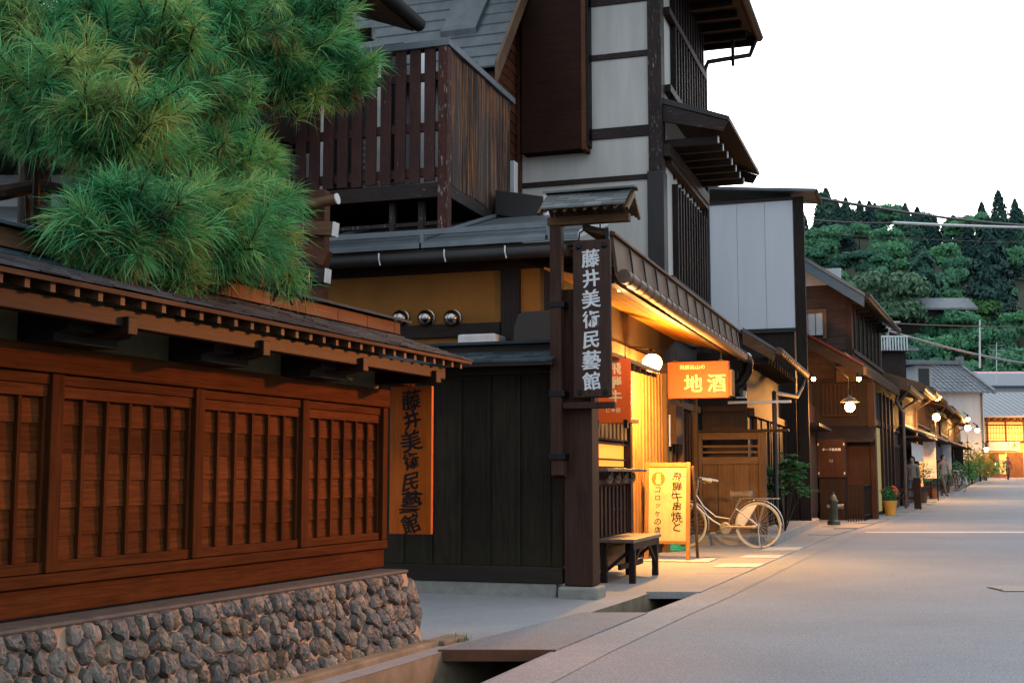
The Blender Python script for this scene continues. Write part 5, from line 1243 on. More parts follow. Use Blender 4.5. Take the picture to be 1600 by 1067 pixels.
row = [
 (11.3,16.2,3.6,-.8,'brown townhouse with a curved copper verge next after the red-roofed house',M['brownwall'],M['tile'],M['copper'],None,(.1,.9,.3,2.0),None),
 (16.6,22.5,3.9,-.75,'dark townhouse with a pent roof beside the white door curtain',M['dark'],M['tile'],M['mid_h'],2.3,None,M['whitepaint']),
 (22.9,30.5,4.1,-.8,'dark townhouse behind the nearer of the far street lamps',M['dark'],M['tile'],M['fascia'],2.35,(1,2.6,.5,1.9),None),
 (31,38,3.95,-.85,'townhouse with a brown eave verge and bicycles in front',M['brownwall'],M['tile'],M['fascia'],2.35,None,M['navy']),
 (38.4,46,4.0,-.85,'brown townhouse halfway down the far row',M['dark'],M['tile'],M['fascia'],2.3,(1,3,.5,2),None),
 (46.4,54,3.85,-.9,'low townhouse by the third street lamp',M['brownwall'],M['tile'],M['fascia'],2.3,None,M['beige']),
 (54.4,62,3.8,-.9,'small dark townhouse next to the yellow-lit bushes',M['dark'],M['tile'],M['fascia'],2.3,(2,4,.6,2),None),
]
for i, (a0,a1,ev,wn_,lab,wm,rm,vg,pt2,li,no) in enumerate(row):
    machiya('townhouse_row', a0, a1, ev, wn_, lab, wm, rm, vg, pt2, li, no)
# low white-walled house ends visible between roofs
# street lamps
def street_lamp(px, py, Y, label, power, z0=0, nbulb=.09):
    p = P(px, py, Y); t = thing('street_lamp', (p.x,p.y,gz(Y)), label, 'street lamp', 'lit lamps along the street')
    mb = MB(); q = Vector((p.x+.0, p.y+.12, 0)); mb.tube([(q.x,q.y,gz(Y)), (q.x,q.y,p.z+.28), (q.x,q.y-.05,p.z+.33), (q.x,q.y-.12,p.z+.3)], .022, 8); mb.build('pole', M['iron'], t, smooth=True)
    mb = MB(); mb.lathe(p, [(.19,.13),(.1,.2),(.03,.25),(.015,.3)], 14); mb.build('lamp_shade', M['iron'], t)
    mb = MB(); mb.ball(p, nbulb, 14, 8); mb.build('lamp_globe', M['lamp_glass'], t, smooth=True)
    lamp_light(p+Vector((.1,-.16,-.14)), power, (1,.47,.13), .09)
p = P(1328, 636, 25.6); t = thing('eave_lamp', p, 'blazing amber lamp hanging from the red-roofed eave above the hose cabinet', 'lamp', 'lit lamps along the street')
mb = MB(); mb.tube([p+Vector((0,0,.2)), p+Vector((0,0,.6)), p+Vector((.12,2.2,1.15))], .016, 6); mb.build('hanger', M['iron'], t)
mb = MB(); mb.lathe(p, [(.2,.1),(.12,.17),(.03,.21),(.015,.25)], 14); mb.build('lamp_shade', M['copper'], t)
mb = MB(); mb.ball(p, .1, 14, 8); mb.build('lamp_globe', M['lamp_glass'], t, smooth=True)
lamp_light(p+Vector((.08,-.15,-.14)), 240, (1,.38,.07), .09)
street_lamp(1463, 652, 46.0, 'amber street lamp on a thin pole in front of the white-curtained townhouses', 480, nbulb=.13)
street_lamp(1512, 668, 73.0, 'farthest amber street lamp on a pole near the orange-lit end house', 600, nbulb=.17)
def wall_bulb(px, py, Y, r, label, power):
    p = P(px, py, Y); mb = MB(); mb.ball(p, r, 12, 8)
    o = tag(mb.build('eave_bulb', M['lamp_glass'], None, smooth=True, loc=p), label, 'lamp', 'bulbs under the far eaves')
    mb = MB(); mb.lathe(p, [(r*1.2,r*.7),(r*.5,r*1.6),(r*.3,r*2.4)], 10); mb.tube([p+Vector((0,0,r*2)), p+Vector((-.25,.1,r*3.5))], r*.25, 5); mb.build('holder', M['iron'], o)
    if power: lamp_light(p+Vector((r*1.6,-r*1.6,-r)), power, (1,.45,.13), r)
wall_bulb(1342, 592, 27.0, .05, 'small bulb under the red-roofed eave above the nearest amber street lamp', 40)
wall_bulb(1463, 622, 50.0, .1, 'bulb high under the eave above the second amber street lamp', 90)
wall_bulb(1512, 655, 78.0, .13, 'bulb above the farthest amber street lamp', 0)
wall_bulb(1527, 672, 84.0, .15, 'bulb under the last eave before the white storehouse', 60)
wall_bulb(1541, 702, 90.0, .17, 'low garden bulb beside the yellow-lit bush', 140)
wall_bulb(1553, 725, 96.0, .17, 'lowest bulb glowing by the entrance of the orange end house', 120)
wall_bulb(1271, 592, 26.6, .045, 'small bulb on the corner post of the white-panelled house', 25)

# ------------------------------------------------------------------ white storehouse, end house, houses beyond
SY = 92.0
b = gz(SY); p0 = P(1452, 640, SY); p1 = P(1537, 640, SY); ze = P(1500, 612, SY).z; zr_ = P(1500, 571, SY+3.5).z; ED = (1, .18)
sw = thing('white_storehouse', (p1.x-3, SY+3, b), 'white plaster storehouse with a grey tiled gable roof beyond the far row', 'storehouse')
x0, x1 = p0.x-2, p1.x
FW = Fr((x1, SY), -.16)                           # a: away, n: to the right
mb = MB(); mb.prism(FW, [(-8,0),(-8,0)], 0, 1) if 0 else None
mb.prismn(FW, [(0,b-1),(0,ze+.05),(4.2,zr_-.15),(8.4,ze+.05),(8.4,b-1)], -8, 0); mb.build('wall', M['whitewash'], sw)
mb = MB(); Nr = 9
for i in range(22):
    n0 = -8.3+i*.40
    for k in range(Nr):
        a0 = -.7+(4.9)*k/Nr; z0 = ze-.12+(zr_-ze+.2)*k/Nr; da = 4.9/Nr; dz = (zr_-ze+.2)/Nr
        mb.prismn(FW, [(a0,z0),(a0,z0+.09),(a0+da,z0+dz+.05),(a0+da,z0+dz)], n0, n0+.24); mb.prismn(FW, [(a0,z0-.04),(a0,z0+.03),(a0+da,z0+dz+.0),(a0+da,z0+dz-.04)], n0+.24, n0+.40)
mb.prismn(FW, [(4.21,zr_+.08),(4.21,zr_+.0),(9.1,ze-.12),(9.1,ze-.03)], -8.3, .5); mb.build('tile_roof', M['tile'], sw)
mb = MB(); mb.box(FW, 3.9, 4.5, -8.5, .65, zr_+.1, zr_+.42)
for n in (-8.4, .55): mb.box(FW, 3.8, 4.6, n-.15, n+.15, zr_+.1, zr_+.75)
mb.prismn(FW, [(-.75,ze-.2),(-.75,ze+.12),(4.2,zr_+.25),(4.2,zr_-.1)], .36, .62); mb.build('ridge_tiles', M['tile'], sw)
mb = MB(); mb.prismn(FW, [(2.5,ze-2.2),(2.5,ze-2.1),(6,ze-2.1),(6,ze-2.2)], .01, 1.3); mb.tube([FW.pt(-.1,-.2,ze-.1), FW.pt(-.1,-.2,b)], .07, 6); mb.build('side_canopy', M['tile'], sw)
def wallhouse(name, label, xa, xb, yt, yb, Y, depth, wm, roof, rz, cat='house'):
    t = thing(name, (P((xa+xb)/2,yb,Y).x, Y+depth/2, gz(Y)), label, cat)
    q0, q1 = P(xa,yt,Y), P(xb,yb,Y); mb = MB(); mb.box(W, Y, Y+depth, q0.x, q1.x, q1.z, q0.z); mb.build('wall', wm, t)
    mb = MB(); mb.prismn(W, [(Y-.5,q0.z+.002),(Y-.5,q0.z+.15),(Y+depth/2,q0.z+rz+.15),(Y+depth+.5,q0.z+.15),(Y+depth+.5,q0.z+.002),(Y+depth/2,q0.z+rz)], q0.x-.6, q1.x+.6); mb.build('roof', roof, t)
    return t, q0, q1
EY = 106.0; eb_ = gz(EY)
eh = thing('end_house', (P(1575,700,EY).x, EY+3, eb_), 'two-storey timber house glowing orange across the end of the street with a shop banner', 'house')
ex0, ex1 = P(1538,650,EY).x, P(1538,650,EY).x+13
zt, zs, z2b = P(1570,652,EY).z, P(1570,700,EY).z, P(1570,690,EY).z
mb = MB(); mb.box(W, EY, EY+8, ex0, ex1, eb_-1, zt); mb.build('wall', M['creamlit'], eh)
mb = MB(); za_, zb_ = P(1570,660,EY).z, P(1570,688,EY).z
mb.box(W, EY-.015, EY-.002, ex0+.3, ex1, zb_, za_); mb.build('paper_windows', M['glow_wall'], eh)
mb = MB()
z_m = P(1570,664,EY).z
x = ex0+.2; k = 0
while x < ex1: mb.box(W, EY-.07, EY-.016, x-.07, x+.07, zb_-.1, zt); x += 1.55
mb.box(W, EY-.08, EY-.071, ex0, ex1, z_m-.06, z_m+.06); mb.box(W, EY-.09, EY-.071, ex0, ex1, zb_-.22, zb_-.05); mb.box(W, EY-.09, EY-.071, ex0, ex1, za_+.05, za_+.2); mb.build('front_timber', M['redclap'], eh)
mb = MB(); x = ex0+.2
while x < ex1: mb.box(W, EY-.03, EY-.0165, x-.015, x+.015, zb_, z_m-.06); x += .26
for z in [zb_+.2+.42*k for k in range(4)]: mb.box(W, EY-.0345, EY-.0305, ex0, ex1, z, z+.03)
mb.build('window_lattice', M['mid'], eh)
q = P(1538,639,EY-1).z; mb = MB(); mb.prismn(W, [(EY-1.1,zt-.05),(EY-1.1,zt+.1),(EY+7,zt+2.6),(EY+7,zt+2.45)], ex0-.8, ex1+.5); mb.build('roof', M['greywall'], eh)
mb = MB(); x = ex0-.7
while x < ex1: mb.box(W, EY-1.0, EY-.1, x, x+.12, zt-.22, zt-.06); x += .55
mb.build('rafters', M['mid_h'], eh)
mb = MB(); x = ex0-.7
while x < ex1: mb.prismn(W, [(EY-1.1,zt+.1),(EY-1.1,zt+.16),(EY+7,zt+2.66),(EY+7,zt+2.6)], x, x+.05); x += .5
mb.build('roof_seams', M['greywall'], eh)
bz0, bz1 = P(1570,704,EY-.4).z, P(1570,690,EY-.4).z; bx0, bx1 = P(1545,700,EY-.4).x, P(1593,700,EY-.4).x
mb = MB(); mb.box(W, EY-.45, EY-.4, bx0, bx1, bz0, bz1); ba_ = mb.build('banner', M['cream'], eh)
g1 = glyphs('とし', .35, (bx0+(bx1-bx0)*.66, EY-.455, bz0+.52), (1,0,0), up, .02, .2, True, 1.0, .01); g1.build('banner_lettering', M['ink'], ba_)
g1 = glyphs('水', .62, (bx0+(bx1-bx0)*.84, EY-.455, bz0+.42), (1,0,0), up, .03, .2, True, 1.0, .01); g1.build('banner_emblem', M['redink'], ba_)
mb = MB(); x = ex0+.3
while x < ex1: mb.box(W, EY-.03, EY-.002, x, x+1.35, eb_, bz0-.15); x += 1.5
mb.build('shop_doors', M['mid'], eh)
mb = MB(); mb.box(W, EY-.05, EY-.031, ex0+1.1, ex0+1.7, eb_+.3, bz0-.3); mb.build('lit_pane', M['glow_wall'], eh); mb = MB(); mb.box(W, EY-.05, EY-.031, ex0+3.4, ex0+4.0, eb_+.3, bz0-.3); mb.build('lit_pane', M['glow_wall'], eh)
lamp_light((ex0+2.5, EY-2.2, eb_+2.6), 800, (1,.4,.1), .3); lamp_light((ex0+6, EY-2.2, zt-.8), 700, (1,.36,.08), .3)
wallhouse('blue_roof_house', 'grey house with a dark blue metal roof behind the orange end house', 1538, 1760, 605, 660, 124, 9, M['greywall'], M['blue'], 1.6)
t_, q0, q1 = wallhouse('pink_roof_house', 'pale house with a pink roof behind the blue-roofed house', 1551, 1700, 590, 640, 150, 10, M['greywall'], M['pink'], 1.0)
mb = MB()
for k in range(9): mb.box(W, 149.93, 149.99, q0.x+.6+k*1.4, q0.x+1.6+k*1.4, q0.z-1.6, q0.z-.3)
mb.build('windows', M['glass'], t_)
t_, q0, q1 = wallhouse('rooftop_flat', 'pale flat-roofed rooftop room behind the dark tiled eaves of the far row', 1430, 1458, 570, 640, 84, 4, M['greywall'], M['metalroof'], .1)
mb = MB(); mb.box(W, 83.93, 83.99, q0.x+.2, q1.x-.2, q1.z+1.5, q0.z-.25); mb.build('window', M['glass'], t_)
t_, q0, q1 = wallhouse('balustrade_house', 'house with a white slatted roof balustrade in front of the hill', 1372, 1418, 549, 640, 70, 4, M['dark'], M['tile'], .1)
mb = MB(); x = q0.x
while x < q1.x: mb.box(W, 69.4, 69.45, x, x+.06, q0.z, q0.z+.75); x += .16
mb.box(W, 69.38, 69.47, q0.x, q1.x, q0.z+.751, q0.z+.83); mb.build('balustrade', M['tin'], t_)
# antenna and utility poles
def pole(name, px, ytop, ybot, Y, r, label, cat, arms=0):
    p, q = P(px, ytop, Y), P(px, ybot, Y); t = thing(name, q, label, cat); mb = MB(); mb.tube([q, p], r, 8, r*.7); mb.build('mast', M['tin'] if name != 'utility_pole' else M['concrete'], t, smooth=True)
    mb = MB()
    for k in range(arms):
        z = p.z-.3-k*.45; mb.tube([(p.x-.8+.1*k,p.y,z),(p.x+.8-.1*k,p.y,z)], r*.4, 6)
        for s in range(5): mb.tube([(p.x-.7+.35*s,p.y-.25,z),(p.x-.7+.35*s,p.y+.25,z)], r*.25, 5)
    if arms: mb.build('crossbars', M['tin'], t)
    return t
pole('radio_mast', 1531, 500, 575, 98, .085, 'thin pale mast rising above the white storehouse roof', 'mast', 0)
pole('tv_antenna', 1557, 535, 600, 122, .05, 'thin rooftop television antenna above the pink roof', 'antenna', 3)
pole('tv_antenna', 1184, 203, 290, 60, .02, 'spindly television antenna in the sky beside the pent roof', 'antenna', 2)
pole('utility_pole', 1387, 496, 580, 80, .13, 'concrete utility pole standing against the hillside trees', 'utility pole', 2)
# overhead wires
def wire(pts, r, label, mat='iron', sag=0):
    A, B_ = pts; n = 24; pp = [A.lerp(B_, i/n)+Vector((0,0,-sag*4*(i/n)*(1-i/n))) for i in range(n+1)]
    mb = MB(); mb.tube(pp, r, 5); tag(mb.build('overhead_wire', M[mat], None, smooth=True, loc=pp[0]), label, 'wire')
wire((P(1095,128,24), P(1700,170,45)), .012, 'single thin wire crossing the open sky', 'tin', .1)
wire((P(1255,306,28), P(1720,352,60)), .045, 'thick bundled cable running just under the skyline trees', 'gutter', .3)
wire((P(1395,348,40), P(1720,357,52)), .05, 'pale sheathed cable crossing in front of the dark cedars', 'tin', .05)
wire((P(1230,340,30), P(1395,348,40)), .018, 'thin end of the pale sheathed cable near the white panel', 'gutter', .05)
wire((P(1225,362,30), P(1720,380,60)), .009, 'faint wire crossing the middle of the wooded hill', 'gutter', .1)
wire((P(1387,505,80), P(1800,500,150)), .05, 'wire running right from the concrete utility pole', 'gutter', .5)
wire((P(1380,515,80), P(1720,575,140)), .1, 'thick dark cable sagging in front of the lower hillside', 'blue', .8)

# ------------------------------------------------------------------ wooded hill
def hillz(x, y):
    s = max(0.0, min(1.0, (y-170)/300.0)); s2 = s*s*(3-2*s)
    crest = 89+4*math.sin(x*.031)+3*math.sin(x*.07)+.045*(x-120)+(-.0)
    return 4*min(1, max(0,(y-110)/60.))+crest*(.55*s2+.45*s)*1.0
mb = MB(); xs = np.linspace(-260, 620, 66); yy = np.linspace(112, 640, 46)
vs = [(x, y, hillz(x, min(y,475))-max(0,(y-475))*.25+random.uniform(-.6,.6)-(.9 if y < 113 else 0)) for y in yy for x in xs]
mb.add(vs, [(j*66+i, j*66+i+1, (j+1)*66+i+1, (j+1)*66+i) for j in range(45) for i in range(65)])
struct(mb.build('hill', M['soil'], smooth=True))
def quads(C, Nn, size, asp=.6):
    """leaf clumps: centres C, per-leaf random orientation biased to outward normals Nn"""
    k = len(C); t = rng.normal(size=(k,3)); nn = Nn+rng.normal(size=(k,3))*.55; nn /= np.linalg.norm(nn,axis=1,keepdims=True)
    t -= (t*nn).sum(1,keepdims=True)*nn; t /= np.linalg.norm(t,axis=1,keepdims=True); b = np.cross(nn,t)
    s = size*rng.uniform(.6,1.35,(k,1))
    V = np.stack([C-t*s, C+b*s*asp, C+t*s, C-b*s*asp],1).reshape(-1,3)
    return V
def raw_mesh(name, V, per, mat):
    me = bpy.data.meshes.new(name); nv = len(V); nf = nv//per
    me.vertices.add(nv); me.vertices.foreach_set('co', np.asarray(V, dtype=np.float32).ravel())
    me.loops.add(nv); me.loops.foreach_set('vertex_index', np.arange(nv, dtype=np.int32))
    me.polygons.add(nf); me.polygons.foreach_set('loop_start', np.arange(0,nv,per,dtype=np.int32)); me.polygons.foreach_set('loop_total', np.full(nf,per,dtype=np.int32))
    me.update(); me.validate(); me.materials.append(mat); return me
def broad_crown(h, r, n, leaf, seed):
    g_ = np.random.default_rng(seed); C = []; N_ = []
    nb = g_.integers(9, 14)
    for i in range(nb):
        f = i/nb; ang = i*2.4+g_.random(); rr = r*(.62 if i else .1)*math.sqrt(g_.random()*.7+.3); zz = h*(.42+.42*g_.random())
        c = np.array([rr*math.cos(ang), rr*math.sin(ang), zz]); br = r*(.36+.2*g_.random())
        d = g_.normal(size=(n//nb,3)); d /= np.linalg.norm(d,axis=1,keepdims=True); d[:,2] = np.abs(d[:,2])*1.0-.25*(g_.random(len(d)) < .5)
        rad = br*(.75+.3*g_.random((len(d),1)))
        C.append(c+d*rad*[1,1,.8]); N_.append(d)
    return quads(np.concatenate(C), np.concatenate(N_), leaf)
def cedar_crown(h, r, n, leaf, seed):
    g_ = np.random.default_rng(seed); f = g_.random(n)**.75; a = g_.random(n)*6.283
    tiers = .82+.28*np.sin(f*h*2.1+2*np.sin(a*3+seed)); rad = r*(1-f)**.72*tiers*(.7+.35*g_.random(n))+.12
    C = np.stack([rad*np.cos(a), rad*np.sin(a), h*(.12+.88*f)-rad*.25],1); N_ = np.stack([np.cos(a),np.sin(a),np.full(n,.5)],1)
    return quads(C, N_, leaf, .5)
def tree_proto(name, label, mesh, trunk_h, tr, cat='tree', group=None):
    t = bpy.data.objects.new(name, None); tag(t, label, cat, group); ROOT[name] = Vector((0,0,0))
    c = bpy.data.objects.new('crown', mesh); c.parent = t
    mb = MB(); mb.tube([(0,0,-1.0),(0.1,0,trunk_h*.5),(0,.1,trunk_h)], tr, 6, tr*.4)
    if cat == 'tree':
        for q in range(3): mb.tube([(0,0,trunk_h*.55),(math.cos(q*2.1)*trunk_h*.22,math.sin(q*2.1)*trunk_h*.22,trunk_h*.85)], tr*.5, 5, tr*.2)
    me = bpy.data.meshes.new('trunk'); me.from_pydata([tuple(v) for v in mb.v], [], mb.f); me.materials.append(M['bark']); k = bpy.data.objects.new('trunk', me); k.parent = t
    return t
def plant(proto, x, y, s, label=None, group=None, rz=None, dz=0, zs=1.0):
    t = proto.copy(); COL.objects.link(t); t.location = (x, y, hillz(x,y)+dz); t.rotation_euler = (0,0,random.random()*6.28 if rz is None else rz); t.scale = (s, s, s*zs)
    for ch in proto.children: c = ch.copy(); c.parent = t; COL.objects.link(c)
    if label: t['label'] = label
    if group: t['group'] = group
    return t
BR = [tree_proto('broadleaf_tree', 'green broadleaf tree in the thick wood on the hillside', raw_mesh('crown', broad_crown(10,4.6,2600,.42,s), 4, M['leaf']), 6, .25, 'tree', 'broadleaf trees of the hillside wood') for s in range(1,6)]
CE = [tree_proto('cedar_tree', 'tall dark cedar in the dense stand along the hill skyline', raw_mesh('crown', cedar_crown(15,3.7,2600,.5,s), 4, M['cedar']), 14, .25, 'conifer', 'cedars along the hill skyline') for s in range(1,6)]
def at_hill(px, py):
    r = ray(px, py); t = 120.0
    while t < 700:
        x, y, z = r[0]*t, r[1]*t, CAMH+r[2]*t
        if y < 475 and z < hillz(x,y): return x, y
        t += 1.5
    return r[0]*440/r[1], 440.0
nb_t = 0
xs_ = -20.0
def wood_at(x, y, k):
    px = 800+FPX*x/y; py = HOR-FPX*(hillz(x,y)-CAMH)/y
    cedar = py < 398+max(0, px-1390)*.33+random.gauss(0,9) and random.random() < .93
    if cedar: plant(random.choice(CE), x, y, random.uniform(.65,1.0)*(1.3 if random.random() < .07 else 1), zs=random.uniform(.72,.98))
    else: plant(random.choice(BR), x, y, random.uniform(.62,1.1)*(1.0 if y < 330 else 1.15))
for j in range(16):
    y = 186+j*(17.5 if j > 8 else 17); m_ = 15 if y < 330 else 18
    for i in range(m_):
        x = y*(.17+.285*(i+random.random()*.85)/m_); wood_at(x+random.gauss(0,2), y+random.gauss(0,5), i)
def special(px, py, mesh, name, label, cat, s, trunk=5):
    x, y = at_hill(px, py); p = tree_proto(name, label, mesh, trunk, .25, cat); t = plant(p, x, y, s); 
    for o in list(p.children)+[p]: bpy.data.objects.remove(o)
special(1385,560, raw_mesh('crown', broad_crown(11,6.2,5200,.4,31), 4, leafmat('olive_leaves',(.06,.14,.075),(.15,.27,.15),.55,.2)), 'broadleaf_tree', 'big rounded pale olive tree just right of the brown clapboard gable', 'tree', 1.55)
special(1442,545, raw_mesh('crown', cedar_crown(17,4.2,4200,.42,41), 4, M['cedar']), 'cedar_tree', 'tall dark green conical cedar standing alone in the middle of the hillside', 'conifer', 1.5, 14)
special(1550,540, raw_mesh('crown', cedar_crown(17,4.4,4200,.42,42), 4, M['cedar']), 'cedar_tree', 'broad dark conical cedar on the right part of the hillside', 'conifer', 1.6, 14)
special(1527,545, raw_mesh('crown', broad_crown(9,4.6,4200,.36,33), 4, M['leaf_light']), 'broadleaf_tree', 'bright round light-green tree in the middle of the hillside', 'tree', 1.25)
special(1468,560, raw_mesh('crown', broad_crown(9,4.0,3800,.36,34), 4, leafmat('fresh_leaves',(.02,.11,.05),(.05,.2,.09),.55,.2)), 'broadleaf_tree', 'fresh emerald green tree left of the russet tree on the hillside', 'tree', 1.1)
special(1497,560, raw_mesh('crown', broad_crown(7,4.2,3200,.34,35), 4, M['leaf_red']), 'broadleaf_tree', 'russet brown tree between the two bright green hillside trees', 'tree', .95)
special(1255,470, raw_mesh('crown', broad_crown(9,4.6,3800,.36,36), 4, M['leaf_light']), 'broadleaf_tree', 'bright yellow-green tree right beside the white panelled wall', 'tree', 1.1)
for p in BR+CE:
    for ch in list(p.children): bpy.data.objects.remove(ch)
    bpy.data.objects.remove(p)
x_, y_ = at_hill(1425,545); z_ = hillz(x_,y_)
hh = thing('hillside_house', (x_,y_,z_), 'dark low house with a pale tiled roof among the hillside trees', 'house')
mb = MB(); mb.box(W, y_-9, y_-3, x_-6, x_+9, z_+2, z_+7.5); mb.build('wall', M['dark'], hh)
mb = MB(); mb.prismn(W, [(y_-10.5,z_+7.0),(y_-10.5,z_+7.4),(y_-5,z_+10.2),(y_-5,z_+9.8)], x_-7, x_+10.5); mb.build('roof', M['tile'], hh)

# ------------------------------------------------------------------ plants, pots and bicycles of the far street
potted('flower_pot', FS.pt(6.3,-.16,.03), .26, .2, 260, .06, M['shrub'], 'yellow flower pot with red blooms by the red-roofed house', M['potm'], 'flower pot', .17, .34, 16)
def far_pos(a, n): return FS.pt(a, n, FZ(a))
for i, (a, n, h, r, m_, lab) in enumerate([(19.5,-.35,.9,.42,'shrub','leafy potted shrub under the pent roof of the far row'),(24.5,-.3,.8,.4,'leaf','dull green potted shrub by the first far lamp pole'),(33,-.3,.7,.38,'shrub','potted shrub beside the far bicycles'),(43,-.3,.9,.45,'leaf','bushy potted plant halfway along the far row')]):
    potted('potted_shrub', far_pos(a,n), h, r, 320, .06, M[m_], lab, M['rust'], 'potted plant', .2, .35)
def bush(px, py, Y, r, n, leaf, mat, label):
    p = P(px, py, Y); p.z = gz(Y); t = thing('garden_bush', p, label, 'bush'); mb = MB()
    for k in range(5): leafy(mb, p+Vector((random.gauss(0,r*.5),random.gauss(0,r*.5),r*random.uniform(.5,1.3))), r*.62, n//5, leaf)
    mb.build('foliage', mat, t); mb = MB(); mb.tube([p, p+Vector((0,0,r))], .06, 6, .03); mb.build('stem', M['bark'], t)
bush(1541, 740, 91, 1.0, 900, .14, M['leaf'], 'round grey-green bush at the end of the far row')
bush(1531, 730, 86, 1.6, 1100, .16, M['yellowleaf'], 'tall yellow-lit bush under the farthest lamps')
bush(1519, 755, 78, .9, 600, .12, M['shrub'], 'low green bush at the kerb before the yellow-lit bush')
sgn = [(24.2,-.35,'whitepaint',.5,1.6,'white upright cloth banner by the first far lamp pole','ink'),(36,-.4,'tin',.45,1.5,'pale upright sign board before the bicycles','ink'),(47,-.4,'dark',.6,1.7,'black framed upright sign board deep in the far row','chalk')]
for a, n, m_, w, h, lab, ik in sgn:
    p = far_pos(a, n); t = thing('upright_sign', p, lab, 'sign'); mb = MB(); mb.box(FS, a-.03, a+.03, n-w/2, n+w/2, p.z+.8, p.z+.8+h); mb.build('board', M[m_], t)
    mb = MB(); mb.box(FS, a-.03, a+.03, n-.03, n+.03, p.z, p.z+.798); mb.build('stand', M['iron'], t)
for a, lab in ((37.5,'far dark bicycle parked by the kerb in front of the brown verge house'),(39.3,'farther bicycle parked by the kerb beside the potted shrubs')):
    t = copy_tree(bk); t.name = 'bicycle'; t['label'] = lab
    p0_ = ROOT['bicycle']; tgt = far_pos(a, .0); t.location = (tgt.x, tgt.y, tgt.z); t.rotation_euler = (0,0,R(-72 if a < 38 else 100))
# post-and-rail barrier near the flower pot
a_ = 13.2; t = thing('timber_barrier', far_pos(a_,-.2), 'low brown timber barrier with two rails beside the flower pot', 'barrier'); zb = FZ(a_)
mb = MB(); mb.box(FS, a_-.1, a_+.1, -.12, .08, zb, zb+.95); mb.build('post', M['post'], t)
mb = MB(); mb.box(FS, a_-.03, a_+.03, -1.0, -.121, zb+.3, zb+.38); mb.box(FS, a_-.03, a_+.03, -1.0, -.121, zb+.55, zb+.63); mb.build('rails', M['redclap'], t)
# ------------------------------------------------------------------ people strolling far down the street
def person(loc, facing, h, top, legs, hairm, label, stride=.3, bag=None):
    t = thing('person', loc, label, 'person', None)
    me = bpy.data.meshes.new('body'); s = h/1.7
    J = {'pel':(0,0,.94),'sp1':(0,.01,1.1),'sp2':(0,.015,1.27),'ch':(0,.01,1.40),'nk':(0,.015,1.47),'hd0':(0,.03,1.55),'hd1':(0,.02,1.65),
         'hl':(.1,0,.9),'kl':(.1,stride*.55,.5),'al':(.1,stride,.08),'tl':(.1,stride+.15,.03),'hr':(-.1,0,.9),'kr':(-.1,-stride*.25,.5),'ar':(-.1,-stride-.06,.1),'tr':(-.1,-stride+.08,.03),
         'sl':(.19,0,1.38),'el':(.24,-.1,1.1),'wl':(.25,.02,.86),'fl':(.25,.06,.77),'sr':(-.19,0,1.38),'er':(-.24,.06,1.1),'wr':(-.25,.18,.88),'fr':(-.25,.24,.8)}
    E_ = [('pel','sp1'),('sp1','sp2'),('sp2','ch'),('ch','nk'),('nk','hd0'),('hd0','hd1'),('pel','hl'),('hl','kl'),('kl','al'),('al','tl'),('pel','hr'),('hr','kr'),('kr','ar'),('ar','tr'),('ch','sl'),('sl','el'),('el','wl'),('wl','fl'),('ch','sr'),('sr','er'),('er','wr'),('wr','fr')]
    RAD = {'pel':.14,'sp1':.135,'sp2':.15,'ch':.135,'nk':.055,'hd0':.08,'hd1':.085,'hl':.095,'kl':.065,'al':.045,'tl':.035,'hr':.095,'kr':.065,'ar':.045,'tr':.035,'sl':.07,'el':.05,'wl':.034,'fl':.03,'sr':.07,'er':.05,'wr':.034,'fr':.03}
    keys = list(J); me.from_pydata([tuple(c*s for c in J[k]) for k in keys], [(keys.index(a), keys.index(b)) for a, b in E_], [])
    o = bpy.data.objects.new('body', me); COL.objects.link(o); o.parent = t
    sk = o.modifiers.new('skin','SKIN'); sv = me.skin_vertices[0].data
    for k, v in zip(keys, sv): v.radius = (RAD[k]*s, RAD[k]*s*(.72 if k in ('pel','sp1','sp2','ch') else 1)); v.use_root = k == 'pel'
    ss = o.modifiers.new('sub','SUBSURF'); ss.levels = ss.render_levels = 1
    # clothing by height on one continuous body
    m, n, l, p = mat_base('clothed_body'); tc = n.new('ShaderNodeTexCoord'); sx = n.new('ShaderNodeSeparateXYZ'); l.new(tc.outputs['Object'], sx.inputs[0])
    def step(z):
        c = n.new('ShaderNodeMath'); c.operation = 'GREATER_THAN'; c.inputs[1].default_value = z*s; l.new(sx.outputs[2], c.inputs[0]); return c.outputs[0]
    c = mixc(n, l, step(.92), legs, top); c = mixc(n, l, step(1.455), c, (.42,.27,.2)); c = mixc(n, l, step(.07), (.03,.028,.026), c)
    l.new(c, p.inputs['Base Color']); p.inputs['Roughness'].default_value = .85; me.materials.append(m)
    mb = MB(); mb.ball((0,.005*s,1.635*s), .108*s, 12, 8, 1.05); ROOT[t.name] = Vector((0,0,0))
    hm = mb.build('hair', hairm, t, smooth=True); 
    mb = MB(); mb.ball((0,.07*s,1.60*s), .07*s, 10, 6, 1.25); mb.ball((0,.145*s,1.595*s), .016*s, 6, 4); mb.build('face', M['skin'], t, smooth=True)
    mb = MB()
    for x in (-.028,.028): mb.ball((x*s,.135*s,1.62*s), .011*s, 6, 4)
    mb.tube([(-.025*s,.137*s,1.55*s),(.025*s,.137*s,1.55*s)], .006*s, 5); mb.build('eyes_and_mouth', M['ink'], t)
    if bag:
        mb = MB(); mb.box(W, -.06*s, .06*s, .22*s, .36*s, .6*s, .88*s); mb.build('bag', bag, t, .01)
    ROOT[t.name] = Vector(loc); t.rotation_euler = (0,0,facing)
    return t
def ground_at(px, Y): p = P(px, 742, Y); p.z = gz(Y); return p
person(ground_at(1426,41), R(150), 1.60, (.3,.25,.2), (.09,.09,.11), M['hair'], 'person in a pale beige top walking toward the viewer near the townhouses', bag=M['navy'])
